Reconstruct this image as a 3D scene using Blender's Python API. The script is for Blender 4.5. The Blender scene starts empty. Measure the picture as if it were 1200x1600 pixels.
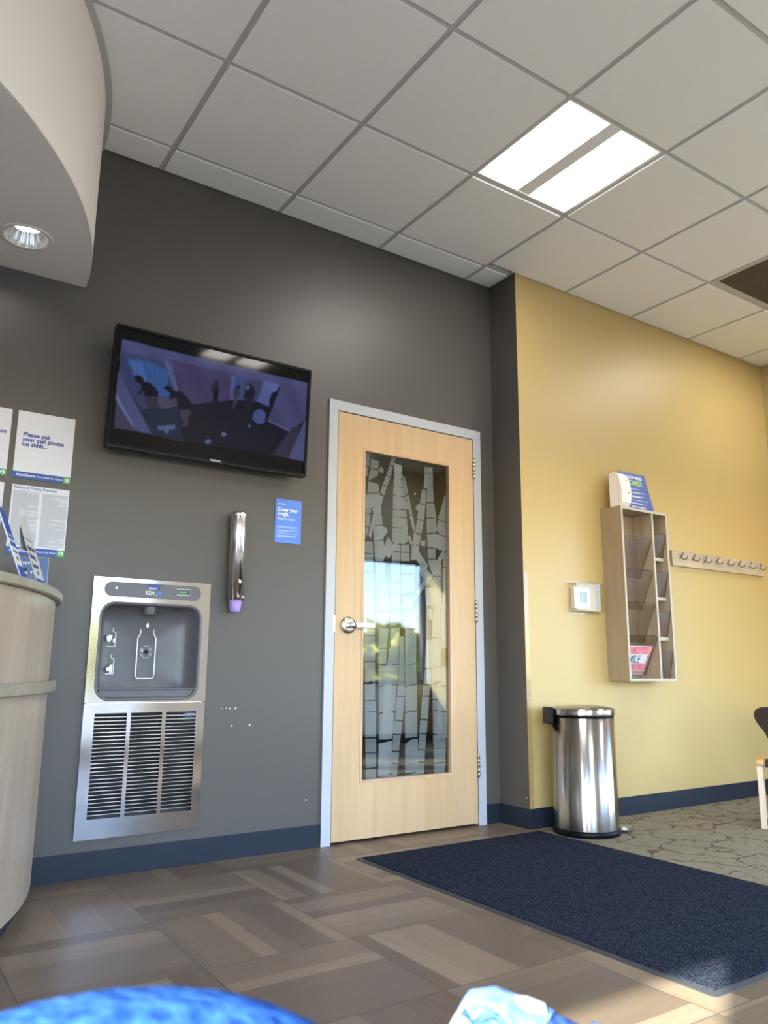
import bpy, bmesh, math, random
from mathutils import Vector, Matrix

scene = bpy.context.scene
col = scene.collection

# ------------------------------------------------------------------ camera
YAW, PITCH, ROLL, FPX = .5902, .1985, .0072, 1215.84
CAM = Vector((-2.1025, -3.2814, .7951))
fw = Vector((math.sin(YAW)*math.cos(PITCH), math.cos(YAW)*math.cos(PITCH), math.sin(PITCH)))
r0 = Vector((math.cos(YAW), -math.sin(YAW), 0))
u0 = r0.cross(fw)
cr, sr = math.cos(ROLL), math.sin(ROLL)
rv = r0*cr + u0*sr
uv_ = u0*cr - r0*sr
cd = bpy.data.cameras.new('camera')
cam = bpy.data.objects.new('camera', cd)
col.objects.link(cam)
m = Matrix.Identity(4)
for i in range(3):
    m[i][0], m[i][1], m[i][2], m[i][3] = rv[i], uv_[i], -fw[i], CAM[i]
cam.matrix_world = m
cd.sensor_fit = 'HORIZONTAL'
cd.sensor_width = 36
cd.lens = 36*FPX/1200
cd.clip_start = .02
cd.dof.use_dof = True
cd.dof.focus_distance = 3.8
cd.dof.aperture_fstop = 9.6
scene.camera = cam

# ------------------------------------------------------------------ light and exposure
SUN_EL = math.atan(.4827)
SUN_DIR = Vector((.84, .54, -.4827)).normalized()       # the way the sunlight travels
SKY_STRENGTH, SUN_STRENGTH, LAMP = 1.5, 30.0, 12.0
EXPOSURE = 1.13
scene.view_settings.view_transform = 'Standard'
scene.view_settings.look = 'None'
scene.view_settings.gamma = 1
scene.view_settings.use_curve_mapping = False
scene.view_settings.exposure = EXPOSURE

world = bpy.data.worlds.new('sky')
scene.world = world
world.use_nodes = True
wn = world.node_tree.nodes
wl = world.node_tree.links
wn.clear()
wo = wn.new('ShaderNodeOutputWorld')
wb = wn.new('ShaderNodeBackground')
ws = wn.new('ShaderNodeTexSky')
ws.sky_type = 'NISHITA'
ws.sun_disc = False
ws.sun_elevation = SUN_EL
ws.sun_rotation = math.atan2(-.84, -.54)
ws.air_density = 1.3
ws.dust_density = .4
ws.ozone_density = 3.0
wb.inputs['Strength'].default_value = SKY_STRENGTH
wt = wn.new('ShaderNodeMix'); wt.data_type = 'RGBA'; wt.blend_type = 'MULTIPLY'; wt.inputs[0].default_value = 1
wt.inputs[7].default_value = (.95, .90, 1.10, 1)
wl.new(ws.outputs[0], wt.inputs[6])
wl.new(wt.outputs[2], wb.inputs['Color'])
wl.new(wb.outputs[0], wo.inputs['Surface'])

sd = bpy.data.lights.new('sun', 'SUN')
sd.energy = SUN_STRENGTH
sd.angle = math.radians(.8)
sd.color = (1, .93, .82)
sun = bpy.data.objects.new('sun', sd)
col.objects.link(sun)
sun.location = (-9, -9, 6)
sun.rotation_euler = SUN_DIR.to_track_quat('-Z', 'Y').to_euler()

def portal(name, loc, sx, sy, direction):
    d = bpy.data.lights.new(name, 'AREA')
    d.shape = 'RECTANGLE'
    d.size, d.size_y = sx, sy
    d.cycles.is_portal = True
    o = bpy.data.objects.new(name, d)
    col.objects.link(o)
    o.location = loc
    o.rotation_euler = Vector(direction).to_track_quat('-Z', 'Z').to_euler()
    return o

scene.cycles.max_bounces = 8
scene.cycles.diffuse_bounces = 5
scene.cycles.transparent_max_bounces = 16
scene.cycles.sample_clamp_indirect = 6
scene.cycles.caustics_reflective = False
scene.cycles.caustics_refractive = False
scene.cycles.use_denoising = True

# ------------------------------------------------------------------ materials
def new_mat(name):
    mt = bpy.data.materials.new(name)
    mt.use_nodes = True
    nt = mt.node_tree
    return mt, nt, nt.nodes, nt.links, nt.nodes['Principled BSDF']

def pmat(name, color, rough=.5, metal=0, bump=0, bscale=200, var=0, vscale=8, spec=.5, coat=0, aniso=0, stretch=None):
    mt, nt, n, l, b = new_mat(name)
    b.inputs['Base Color'].default_value = (*color, 1)
    b.inputs['Roughness'].default_value = rough
    b.inputs['Metallic'].default_value = metal
    b.inputs['Specular IOR Level'].default_value = spec
    b.inputs['Coat Weight'].default_value = coat
    b.inputs['Anisotropic'].default_value = aniso
    b.inputs['Anisotropic Rotation'].default_value = .25 if aniso else 0
    tc = n.new('ShaderNodeTexCoord')
    src = tc.outputs['Object']
    if stretch:
        mp = n.new('ShaderNodeMapping')
        mp.inputs['Scale'].default_value = stretch
        l.new(src, mp.inputs['Vector'])
        src = mp.outputs[0]
    if bump:
        t = n.new('ShaderNodeTexNoise')
        t.inputs['Scale'].default_value = bscale
        t.inputs['Detail'].default_value = 3
        l.new(src, t.inputs['Vector'])
        bp = n.new('ShaderNodeBump')
        bp.inputs['Strength'].default_value = bump
        bp.inputs['Distance'].default_value = .002
        l.new(t.outputs['Fac'], bp.inputs['Height'])
        l.new(bp.outputs[0], b.inputs['Normal'])
    if var:
        t = n.new('ShaderNodeTexNoise')
        t.inputs['Scale'].default_value = vscale
        t.inputs['Detail'].default_value = 6
        l.new(src, t.inputs['Vector'])
        rp = n.new('ShaderNodeValToRGB')
        rp.color_ramp.elements[0].position = .3
        rp.color_ramp.elements[1].position = .7
        rp.color_ramp.elements[0].color = (*[c*(1-var) for c in color], 1)
        rp.color_ramp.elements[1].color = (*[min(1, c*(1+var)) for c in color], 1)
        l.new(t.outputs['Fac'], rp.inputs['Fac'])
        l.new(rp.outputs[0], b.inputs['Base Color'])
    return mt

def emat(name, color, strength):
    mt, nt, n, l, b = new_mat(name)
    b.inputs['Base Color'].default_value = (*color, 1)
    b.inputs['Emission Color'].default_value = (*color, 1)
    b.inputs['Emission Strength'].default_value = strength
    return mt

def wood_mat(name, c1, c2, axis=2, scale=14, rough=.42, fine=90):
    """long grain along one axis"""
    mt, nt, n, l, b = new_mat(name)
    tc = n.new('ShaderNodeTexCoord')
    mp = n.new('ShaderNodeMapping')
    sc = [1, 1, 1]
    sc[axis] = .05
    mp.inputs['Scale'].default_value = sc
    l.new(tc.outputs['Object'], mp.inputs['Vector'])
    t1 = n.new('ShaderNodeTexNoise'); t1.inputs['Scale'].default_value = scale; t1.inputs['Detail'].default_value = 5
    t1.inputs['Distortion'].default_value = .6
    t2 = n.new('ShaderNodeTexNoise'); t2.inputs['Scale'].default_value = fine; t2.inputs['Detail'].default_value = 4
    l.new(mp.outputs[0], t1.inputs['Vector']); l.new(mp.outputs[0], t2.inputs['Vector'])
    mx = n.new('ShaderNodeMix'); mx.inputs[0].default_value = .45
    l.new(t1.outputs['Fac'], mx.inputs[2]); l.new(t2.outputs['Fac'], mx.inputs[3])
    rp = n.new('ShaderNodeValToRGB')
    rp.color_ramp.elements[0].position = .36; rp.color_ramp.elements[1].position = .64
    rp.color_ramp.elements[0].color = (*c1, 1); rp.color_ramp.elements[1].color = (*c2, 1)
    l.new(mx.outputs[0], rp.inputs['Fac'])
    l.new(rp.outputs[0], b.inputs['Base Color'])
    b.inputs['Roughness'].default_value = rough
    return mt

def film_mat(name, color, alpha, rough=.6):
    mt, nt, n, l, b = new_mat(name)
    b.inputs['Base Color'].default_value = (*color, 1)
    b.inputs['Roughness'].default_value = rough
    b.inputs['Alpha'].default_value = alpha
    return mt

def glass_mat(name, tint, ior=1.5, rough=.02, extra=0.0):
    """a thin clear sheet: see-through with a mirror-like surface"""
    mt = bpy.data.materials.new(name); mt.use_nodes = True
    n, l = mt.node_tree.nodes, mt.node_tree.links
    n.clear()
    o = n.new('ShaderNodeOutputMaterial')
    tr = n.new('ShaderNodeBsdfTransparent'); tr.inputs['Color'].default_value = (*tint, 1)
    g = n.new('ShaderNodeBsdfGlossy'); g.inputs['Roughness'].default_value = rough
    g.inputs['Color'].default_value = (.95, .97, 1, 1)
    f = n.new('ShaderNodeLayerWeight'); f.inputs['Blend'].default_value = .5
    pw = n.new('ShaderNodeMath'); pw.operation = 'POWER'; pw.inputs[1].default_value = 5
    f0 = ((ior-1)/(ior+1))**2 + extra
    ad = n.new('ShaderNodeMath'); ad.operation = 'MULTIPLY_ADD'; ad.inputs[1].default_value = 1-f0; ad.inputs[2].default_value = f0
    mx = n.new('ShaderNodeMixShader')
    l.new(f.outputs['Facing'], pw.inputs[0]); l.new(pw.outputs[0], ad.inputs[0]); l.new(ad.outputs[0], mx.inputs[0])
    l.new(tr.outputs[0], mx.inputs[1]); l.new(g.outputs[0], mx.inputs[2]); l.new(mx.outputs[0], o.inputs['Surface'])
    return mt

def floor_mat():
    mt, nt, n, l, b = new_mat('vinyl_plank_floor')
    g = n.new('ShaderNodeNewGeometry')
    def math_(op, a, b_=None, c=None):
        x = n.new('ShaderNodeMath'); x.operation = op
        for k, v in enumerate((a, b_, c)):
            if v is None: continue
            if isinstance(v, (int, float)): x.inputs[k].default_value = v
            else: l.new(v, x.inputs[k])
        return x.outputs[0]
    sp = n.new('ShaderNodeSeparateXYZ'); l.new(g.outputs['Position'], sp.inputs[0])
    T = .4572
    px = math_('DIVIDE', math_('ADD', sp.outputs[0], 1.22), T)
    py = math_('DIVIDE', math_('ADD', sp.outputs[1], 1.118), T)
    ix, iy = math_('FLOOR', px), math_('FLOOR', py)
    fx, fy = math_('SUBTRACT', px, ix), math_('SUBTRACT', py, iy)
    par = math_('MODULO', math_('ADD', math_('ADD', ix, iy), 200), 2)          # 0 or 1
    along = math_('ADD', math_('MULTIPLY', fx, par), math_('MULTIPLY', fy, math_('SUBTRACT', 1, par)))
    across = math_('ADD', math_('MULTIPLY', fy, par), math_('MULTIPLY', fx, math_('SUBTRACT', 1, par)))
    # uneven plank widths: five planks, edges moved by a smooth warp that differs from tile to tile
    cmb0 = n.new('ShaderNodeCombineXYZ'); l.new(ix, cmb0.inputs[0]); l.new(iy, cmb0.inputs[1])
    wn0 = n.new('ShaderNodeTexWhiteNoise'); l.new(cmb0.outputs[0], wn0.inputs['Vector'])
    warp = math_('MULTIPLY', math_('SINE', math_('ADD', math_('MULTIPLY', across, 6.2832), math_('MULTIPLY', wn0.outputs['Value'], 6.28))), .07)
    s5 = math_('MULTIPLY', math_('ADD', math_('ADD', across, warp), 0), 5.6)
    si = math_('FLOOR', s5)
    cmb = n.new('ShaderNodeCombineXYZ'); l.new(ix, cmb.inputs[0]); l.new(iy, cmb.inputs[1]); l.new(si, cmb.inputs[2])
    wn1 = n.new('ShaderNodeTexWhiteNoise'); l.new(cmb.outputs[0], wn1.inputs['Vector'])
    # grain running along the plank
    ca = n.new('ShaderNodeCombineXYZ')
    l.new(math_('MULTIPLY', along, 1.2), ca.inputs[0]); l.new(math_('MULTIPLY', across, 26), ca.inputs[1])
    l.new(math_('MULTIPLY', wn1.outputs['Value'], 40), ca.inputs[2])
    gr = n.new('ShaderNodeTexNoise'); gr.inputs['Scale'].default_value = 2.2; gr.inputs['Detail'].default_value = 8; gr.inputs['Roughness'].default_value = .7
    l.new(ca.outputs[0], gr.inputs['Vector'])
    tone = math_('ADD', math_('MULTIPLY', wn1.outputs['Value'], .62), math_('MULTIPLY', gr.outputs['Fac'], .60))
    rp = n.new('ShaderNodeValToRGB')
    e = rp.color_ramp.elements
    e[0].position = .12; e[0].color = (.085, .058, .039, 1)
    e[1].position = 1.0; e[1].color = (.235, .172, .112, 1)
    k = rp.color_ramp.elements.new(.5); k.color = (.125, .092, .063, 1)
    k = rp.color_ramp.elements.new(.75); k.color = (.170, .126, .084, 1)
    l.new(tone, rp.inputs['Fac'])
    # seams between the tiles
    ex = math_('MINIMUM', fx, math_('SUBTRACT', 1, fx)); ey = math_('MINIMUM', fy, math_('SUBTRACT', 1, fy))
    seam = math_('LESS_THAN', math_('MINIMUM', ex, ey), .0028)
    mx = n.new('ShaderNodeMix'); mx.data_type = 'RGBA'
    l.new(seam, mx.inputs[0]); l.new(rp.outputs[0], mx.inputs[6]); mx.inputs[7].default_value = (.04, .033, .028, 1)
    l.new(mx.outputs[2], b.inputs['Base Color'])
    b.inputs['Roughness'].default_value = .40
    b.inputs['Specular IOR Level'].default_value = .32
    bp = n.new('ShaderNodeBump'); bp.inputs['Strength'].default_value = .12; bp.inputs['Distance'].default_value = .001
    l.new(gr.outputs['Fac'], bp.inputs['Height']); l.new(bp.outputs[0], b.inputs['Normal'])
    return mt

def carpet_mat():
    mt, nt, n, l, b = new_mat('branch_pattern_carpet')
    g = n.new('ShaderNodeNewGeometry')
    ns = n.new('ShaderNodeTexNoise'); ns.inputs['Scale'].default_value = 7; ns.inputs['Detail'].default_value = 3
    l.new(g.outputs['Position'], ns.inputs['Vector'])
    ad = n.new('ShaderNodeVectorMath'); ad.operation = 'MULTIPLY_ADD'
    ad.inputs[1].default_value = (.22, .22, .22)
    l.new(ns.outputs['Color'], ad.inputs[0]); l.new(g.outputs['Position'], ad.inputs[2])
    v = n.new('ShaderNodeTexVoronoi'); v.feature = 'DISTANCE_TO_EDGE'; v.inputs['Scale'].default_value = 3.6
    l.new(ad.outputs[0], v.inputs['Vector'])
    v2 = n.new('ShaderNodeTexVoronoi'); v2.feature = 'DISTANCE_TO_EDGE'; v2.inputs['Scale'].default_value = 11
    l.new(ad.outputs[0], v2.inputs['Vector'])
    r1 = n.new('ShaderNodeValToRGB'); r1.color_ramp.elements[0].position = .006; r1.color_ramp.elements[1].position = .035
    l.new(v.outputs['Distance'], r1.inputs['Fac'])
    r2 = n.new('ShaderNodeValToRGB'); r2.color_ramp.elements[0].position = .0; r2.color_ramp.elements[1].position = .07
    r2.color_ramp.elements[0].color = (.6, .6, .6, 1)
    l.new(v2.outputs['Distance'], r2.inputs['Fac'])
    f = n.new('ShaderNodeTexNoise'); f.inputs['Scale'].default_value = 330; f.inputs['Detail'].default_value = 2
    l.new(g.outputs['Position'], f.inputs['Vector'])
    r3 = n.new('ShaderNodeValToRGB'); r3.color_ramp.elements[0].position = .35; r3.color_ramp.elements[1].position = .65
    r3.color_ramp.elements[0].color = (.115, .10, .062, 1); r3.color_ramp.elements[1].color = (.31, .275, .185, 1)
    l.new(f.outputs['Fac'], r3.inputs['Fac'])
    m1 = n.new('ShaderNodeMix'); m1.data_type = 'RGBA'; m1.blend_type = 'MULTIPLY'; m1.inputs[0].default_value = .8
    l.new(r3.outputs[0], m1.inputs[6]); l.new(r2.outputs[0], m1.inputs[7])
    m2 = n.new('ShaderNodeMix'); m2.data_type = 'RGBA'
    l.new(r1.outputs[0], m2.inputs[0]); m2.inputs[6].default_value = (.085, .064, .045, 1); l.new(m1.outputs[2], m2.inputs[7])
    l.new(m2.outputs[2], b.inputs['Base Color'])
    b.inputs['Roughness'].default_value = .95
    b.inputs['Specular IOR Level'].default_value = .1
    bp = n.new('ShaderNodeBump'); bp.inputs['Strength'].default_value = .5; bp.inputs['Distance'].default_value = .003
    l.new(f.outputs['Fac'], bp.inputs['Height']); l.new(bp.outputs[0], b.inputs['Normal'])
    return mt

def speckle_mat(name, c1, c2, scale, rough=.95):
    mt, nt, n, l, b = new_mat(name)
    g = n.new('ShaderNodeTexCoord')
    f = n.new('ShaderNodeTexNoise'); f.inputs['Scale'].default_value = scale; f.inputs['Detail'].default_value = 2
    l.new(g.outputs['Object'], f.inputs['Vector'])
    r3 = n.new('ShaderNodeValToRGB'); r3.color_ramp.elements[0].position = .38; r3.color_ramp.elements[1].position = .66
    r3.color_ramp.elements[0].color = (*c1, 1); r3.color_ramp.elements[1].color = (*c2, 1)
    l.new(f.outputs['Fac'], r3.inputs['Fac'])
    l.new(r3.outputs[0], b.inputs['Base Color'])
    b.inputs['Roughness'].default_value = rough
    b.inputs['Specular IOR Level'].default_value = 0
    bp = n.new('ShaderNodeBump'); bp.inputs['Strength'].default_value = .6; bp.inputs['Distance'].default_value = .004
    l.new(f.outputs['Fac'], bp.inputs['Height']); l.new(bp.outputs[0], b.inputs['Normal'])
    return mt

def attr_screen_mat():
    """a lit display: the picture's own colours shine, the front stays glossy"""
    mt, nt, n, l, b = new_mat('lit_display')
    a = n.new('ShaderNodeAttribute'); a.attribute_name = 'picture'
    b.inputs['Base Color'].default_value = (.001, .001, .0012, 1)
    b.inputs['Roughness'].default_value = .06
    b.inputs['Specular IOR Level'].default_value = .2
    l.new(a.outputs['Color'], b.inputs['Emission Color'])
    b.inputs['Emission Strength'].default_value = .38
    return mt

M = dict(
    taupe=pmat('taupe_wall_paint', (.080, .0725, .0645), .42, bump=.08, bscale=260),
    yellow=pmat('ochre_wall_paint', (.47, .352, .142), .42, bump=.08, bscale=260),
    white_wall=pmat('warm_white_paint', (.82, .78, .73), .55, bump=.1, bscale=180),
    tile=pmat('acoustic_tile', (.80, .80, .775), .85, bump=.5, bscale=330),
    grid=pmat('ceiling_grid_paint', (.46, .46, .44), .5),
    base=pmat('slate_rubber_base', (.013, .019, .030), .42, spec=.35),
    frame=pmat('grey_enamel_frame', (.44, .455, .48), .4),
    maple=wood_mat('maple_veneer', (.49, .325, .165), (.565, .395, .215), 2, 4, .38, 40),
    bead=wood_mat('maple_bead', (.42, .27, .15), (.58, .40, .24), 2, 12, .4, 60),
    ash=wood_mat('ash_laminate', (.28, .22, .155), (.40, .325, .24), 2, 12, .4, 110),
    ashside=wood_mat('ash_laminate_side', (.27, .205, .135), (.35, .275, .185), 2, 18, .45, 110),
    edge=pmat('pale_edge_band', (.43, .395, .31), .5),
    khaki=wood_mat('khaki_laminate', (.25, .225, .17), (.32, .29, .225), 0, 14, .35, 90),
    desk=wood_mat('desk_laminate', (.30, .235, .175), (.41, .335, .265), 2, 6, .32, 60),
    steel=pmat('polished_steel', (.50, .485, .47), .12, 1, var=.06, vscale=5),
    brushed=pmat('brushed_steel', (.39, .38, .37), .22, 1, var=.05, vscale=60, stretch=(1, 1, .02), aniso=.85),
    slat=pmat('bright_steel_slat', (.78, .77, .76), .24, 1),
    chrome=pmat('chrome', (.66, .65, .64), .13, 1, aniso=.85),
    hookmetal=pmat('hook_metal', (.34, .32, .30), .16, 1),
    nickel=pmat('satin_nickel', (.62, .60, .57), .28, 1),
    plastic=pmat('grey_moulded_plastic', (.105, .104, .112), .38),
    dark=pmat('dark_cavity', (.012, .012, .013), .6),
    black=pmat('black_plastic', (.004, .004, .005), .35, spec=.12),
    white=pmat('white_plastic', (.78, .78, .77), .35),
    paper=pmat('white_paper', (.60, .62, .68), .6),
    blueink=pmat('blue_ink', (.025, .075, .33), .5),
    navyink=pmat('navy_ink', (.02, .045, .25), .5),
    greenink=pmat('green_ink', (.07, .30, .10), .5),
    greyink=pmat('grey_ink', (.27, .29, .33), .6),
    whiteink=pmat('white_ink', (.80, .82, .85), .6),
    lightblue=pmat('cornflower_card', (.085, .22, .70), .45),
    purple=pmat('purple_paper', (.36, .25, .66), .45),
    lens=emat('lit_lens', (1, .94, .87), LAMP),
    clear=glass_mat('clear_acrylic', (.95, .94, .92), 1.32, .03),
    smoke=glass_mat('smoke_acrylic', (.88, .86, .84), 1.25, .12),
    rim=pmat('dark_acrylic_edge', (.10, .075, .055), .4),
    liprim=glass_mat('acrylic_edge', (.55, .53, .50), 1.4, .1),
    doorglass=glass_mat('door_glass', (.80, .82, .80), 1.68, .03, .0),
    windowglass=glass_mat('window_glass', (.80, .85, .86), 1.45, .0),
    frost=film_mat('frosted_film', (.66, .71, .79), .44, .3),
    rubber=pmat('rubber_edge', (.030, .031, .033), .6),
    mat=speckle_mat('navy_mat_pile', (.006, .008, .014), (.044, .051, .068), 260),
    denim=speckle_mat('blue_denim', (.015, .052, .20), (.042, .125, .40), 90, .85),
    denimlight=speckle_mat('faded_denim', (.06, .11, .25), (.12, .19, .38), 60, .85),
    canvas=speckle_mat('blue_canvas', (.018, .042, .14), (.05, .10, .25), 120, .85),
    leather=pmat('white_rubber', (.22, .235, .26), .5),
    brown=pmat('dark_brown_shell', (.030, .019, .013), .7, spec=.15),
    oak=wood_mat('honey_oak', (.45, .23, .07), (.62, .36, .13), 0, 12, .35, 80),
    palewood=wood_mat('pale_beech', (.52, .40, .26), (.66, .53, .37), 2, 14, .4, 80),
    asphalt=pmat('asphalt', (.16, .155, .15), .9, var=.2, vscale=3),
    bark=pmat('bark', (.10, .07, .05), .9, bump=.6, bscale=20),
    leaf=pmat('autumn_leaves', (.50, .42, .05), .7, var=.5, vscale=3),
    alu=pmat('dark_window_metal', (.09, .08, .075), .4, .6),
)
M['floor'] = floor_mat()
M['carpet'] = carpet_mat()
M['screen'] = attr_screen_mat()

# ------------------------------------------------------------------ geometry helpers
class MB:
    """collects shapes and links them as ONE mesh object"""
    def __init__(s):
        s.bm = bmesh.new()
        s.mats = []
    def mi(s, mt):
        if mt is None: return 0
        if mt not in s.mats: s.mats.append(mt)
        return s.mats.index(mt)
    def box(s, a, b, mt=None, bevel=0, M4=None):
        a, b = Vector(a), Vector(b)
        g = bmesh.ops.create_cube(s.bm, size=1)
        vs = g['verts']
        for v in vs:
            v.co = Vector(((a[k]+b[k])/2 + v.co[k]*(b[k]-a[k])) for k in range(3))
        fs = list({f for v in vs for f in v.link_faces})
        if bevel:
            es = list({e for v in vs for e in v.link_edges})
            r = bmesh.ops.bevel(s.bm, geom=es, offset=bevel, segments=2, affect='EDGES', profile=.7)
            vs = list({v for f in r['faces'] for v in f.verts} | {v for v in vs if v.is_valid})
            fs = list({f for v in vs for f in v.link_faces})
        for f in fs: f.material_index = s.mi(mt)
        if M4 is not None:
            for v in vs: v.co = M4 @ v.co
        return vs
    def poly(s, pts, mt=None):
        f = s.bm.faces.new([s.bm.verts.new(Vector(p)) for p in pts])
        f.material_index = s.mi(mt)
        return f
    def prism(s, pts, d, mt=None):
        """polygon pts pushed along vector d"""
        d = Vector(d)
        a = [s.bm.verts.new(Vector(p)) for p in pts]
        b = [s.bm.verts.new(Vector(p)+d) for p in pts]
        n = len(a)
        fs = [s.bm.faces.new(a[::-1]), s.bm.faces.new(b)]
        for i in range(n):
            fs.append(s.bm.faces.new((a[i], a[(i+1) % n], b[(i+1) % n], b[i])))
        for f in fs: f.material_index = s.mi(mt)
        return a+b
    def rings(s, rings, mt=None, cap=True, closed=True, smooth=True):
        vr = [[s.bm.verts.new(Vector(p)) for p in r] for r in rings]
        k = s.mi(mt)
        n = len(vr[0])
        for a, b in zip(vr, vr[1:]):
            for i in range(n if closed else n-1):
                f = s.bm.faces.new((a[i], a[(i+1) % n], b[(i+1) % n], b[i]))
                f.material_index = k; f.smooth = smooth
        if cap and closed:
            f = s.bm.faces.new(vr[0][::-1]); f.material_index = k
            f = s.bm.faces.new(vr[-1]); f.material_index = k
        return vr
    def lathe(s, c, prof, seg=48, mt=None, cap=True, axis='Z', smooth=True):
        rs = []
        for r, h in prof:
            ring = []
            for i in range(seg):
                t = 2*math.pi*i/seg
                x, y = r*math.cos(t), r*math.sin(t)
                p = {'Z': (x, y, h), 'Y': (x, h, y), 'X': (h, x, y)}[axis]
                ring.append(Vector(c)+Vector(p))
            rs.append(ring)
        return s.rings(rs, mt, cap, True, smooth)
    def tube(s, pts, rad, mt=None, seg=10, cap=True):
        pts = [Vector(p) for p in pts]
        rads = rad if isinstance(rad, (list, tuple)) else [rad]*len(pts)
        rs = []
        up = Vector((0, 0, 1))
        for i, p in enumerate(pts):
            t = (pts[min(i+1, len(pts)-1)]-pts[max(i-1, 0)]).normalized()
            if abs(t.dot(up)) > .95: up = Vector((1, 0, 0))
            a = t.cross(up).normalized(); b = t.cross(a).normalized()
            rs.append([p+(a*math.cos(q)+b*math.sin(q))*rads[i] for q in [2*math.pi*k/seg for k in range(seg)]])
        return s.rings(rs, mt, cap)
    def build(s, name, mt=None, parent=None, smooth=False, loc=None):
        bmesh.ops.recalc_face_normals(s.bm, faces=s.bm.faces)
        me = bpy.data.meshes.new(name)
        if mt is not None and not s.mats: s.mats = [mt]
        s.bm.to_mesh(me); s.bm.free()
        for x in s.mats: me.materials.append(x)
        if smooth:
            for p in me.polygons: p.use_smooth = True
        o = bpy.data.objects.new(name, me)
        col.objects.link(o)
        if parent is not None:
            o.parent = parent
            o.matrix_parent_inverse = Matrix.Identity(4)
            off = world_loc(parent)
            me.transform(Matrix.Translation(-off))
        elif loc is not None:
            me.transform(Matrix.Translation(-Vector(loc)))
            o.location = loc
        return o

def world_loc(o):
    v = Vector((0, 0, 0))
    while o is not None:
        v += o.location
        o = o.parent
    return v

def tag(o, label=None, cat=None, group=None, kind=None):
    if label: o['label'] = label
    if cat: o['category'] = cat
    if group: o['group'] = group
    if kind: o['kind'] = kind
    return o

def thing(name, loc, label, cat, group=None, kind=None):
    o = bpy.data.objects.new(name, None)
    col.objects.link(o)
    o.location = loc
    o.empty_display_size = .05
    return tag(o, label, cat, group, kind)

def flat_shape(name, outer, holes, depth, mt, parent, frame):
    """outline with holes, given in 2D, extruded by depth; frame maps (u, v, w) to the world"""
    cu = bpy.data.curves.new(name, 'CURVE')
    cu.dimensions = '2D'; cu.fill_mode = 'BOTH'; cu.extrude = depth/2
    for ring in [outer]+holes:
        sp = cu.splines.new('POLY')
        sp.points.add(len(ring)-1)
        for p, q in zip(sp.points, ring): p.co = (q[0], q[1], 0, 1)
        sp.use_cyclic_u = True
    tmp = bpy.data.objects.new(name, cu)
    me = bpy.data.meshes.new_from_object(tmp)
    bpy.data.objects.remove(tmp); bpy.data.curves.remove(cu)
    me.name = name
    me.transform(frame)
    me.materials.clear(); me.materials.append(mt)
    o = bpy.data.objects.new(name, me)
    col.objects.link(o)
    if parent is not None:
        o.parent = parent
        me.transform(Matrix.Translation(-world_loc(parent)))
    return o

def frame_of(origin, right, up):
    r_, u_ = Vector(right).normalized(), Vector(up).normalized()
    w = r_.cross(u_)
    f = Matrix.Identity(4)
    for i in range(3):
        f[i][0], f[i][1], f[i][2], f[i][3] = r_[i], u_[i], w[i], origin[i]
    return f

def wall_frame(x, y, z): return frame_of((x, y, z), (1, 0, 0), (0, 0, 1))     # faces -y

def text(name, body, size, mt, parent, frame, bold=0.0, align='LEFT', squeeze=1.0, spacing=1.0):
    cu = bpy.data.curves.new(name, 'FONT')
    cu.body = body; cu.size = size; cu.align_x = align
    cu.offset = bold*size; cu.extrude = .0002; cu.space_character = spacing
    cu.space_line = .82; cu.resolution_u = 4
    tmp = bpy.data.objects.new(name, cu)
    me = bpy.data.meshes.new_from_object(tmp)
    bpy.data.objects.remove(tmp); bpy.data.curves.remove(cu)
    me.transform(Matrix.Diagonal((squeeze, 1, 1, 1)))
    me.transform(frame)
    me.materials.clear(); me.materials.append(mt)
    o = bpy.data.objects.new(name, me)
    col.objects.link(o)
    if parent is not None:
        o.parent = parent
        me.transform(Matrix.Translation(-world_loc(parent)))
    return o

def rrect(x0, x1, z0, z1, r, n=8):
    pts = []
    for cx, cz, a0 in ((x1-r, z1-r, 0), (x0+r, z1-r, 90), (x0+r, z0+r, 180), (x1-r, z0+r, 270)):
        for k in range(n+1):
            a = math.radians(a0+90*k/n)
            pts.append((cx+r*math.cos(a), cz+r*math.sin(a)))
    return pts

def circle2(cx, cy, r, n=32): return [(cx+r*math.cos(2*math.pi*k/n), cy+r*math.sin(2*math.pi*k/n)) for k in range(n)]
def rect2(x0, x1, y0, y1): return [(x0, y0), (x1, y0), (x1, y1), (x0, y1)]
def struct(o): o['kind'] = 'structure'; return o
WF = frame_of((0, 0, 0), (1, 0, 0), (0, 0, 1))        # u = x, v = z, w = -y

H = 3.07
XL, XR, YW = -5.0, 3.3844, -3.95
XC, D = .8537, .2235
T, GX, GY = .6096, -1.1741, -.7979
CC, RS = (-3.199, .108), 1.748        # centre and radius shared by the soffit and the desk
# ================================================================== SETTING
mb = MB(); mb.box((XL-.2, YW-.2, -.12), (XC+.01, .2, 0)); struct(mb.build('floor', M['floor']))
mb = MB(); mb.box((XC+.01, YW-.2, -.12), (XR+.2, -D+.15, -.0005)); struct(mb.build('floor_carpet', M['carpet']))
mb = MB(); mb.box((-.7, .2, -.12), (1.5, 2.9, 0)); struct(mb.build('floor_hallway', M['floor']))

# door wall with openings for the door and the recessed fountain
struct(flat_shape('wall_back', [(XL, 0), (-.2, 0), (-.2, 2.09), (.70, 2.09), (.70, 0), (XC, 0), (XC, H+.1), (XL, H+.1)], [rect2(-1.315, -.835, .15, 1.145)],
                  .16, M['taupe'], None, frame_of((0, .08, 0), (1, 0, 0), (0, 0, 1))))
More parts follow.
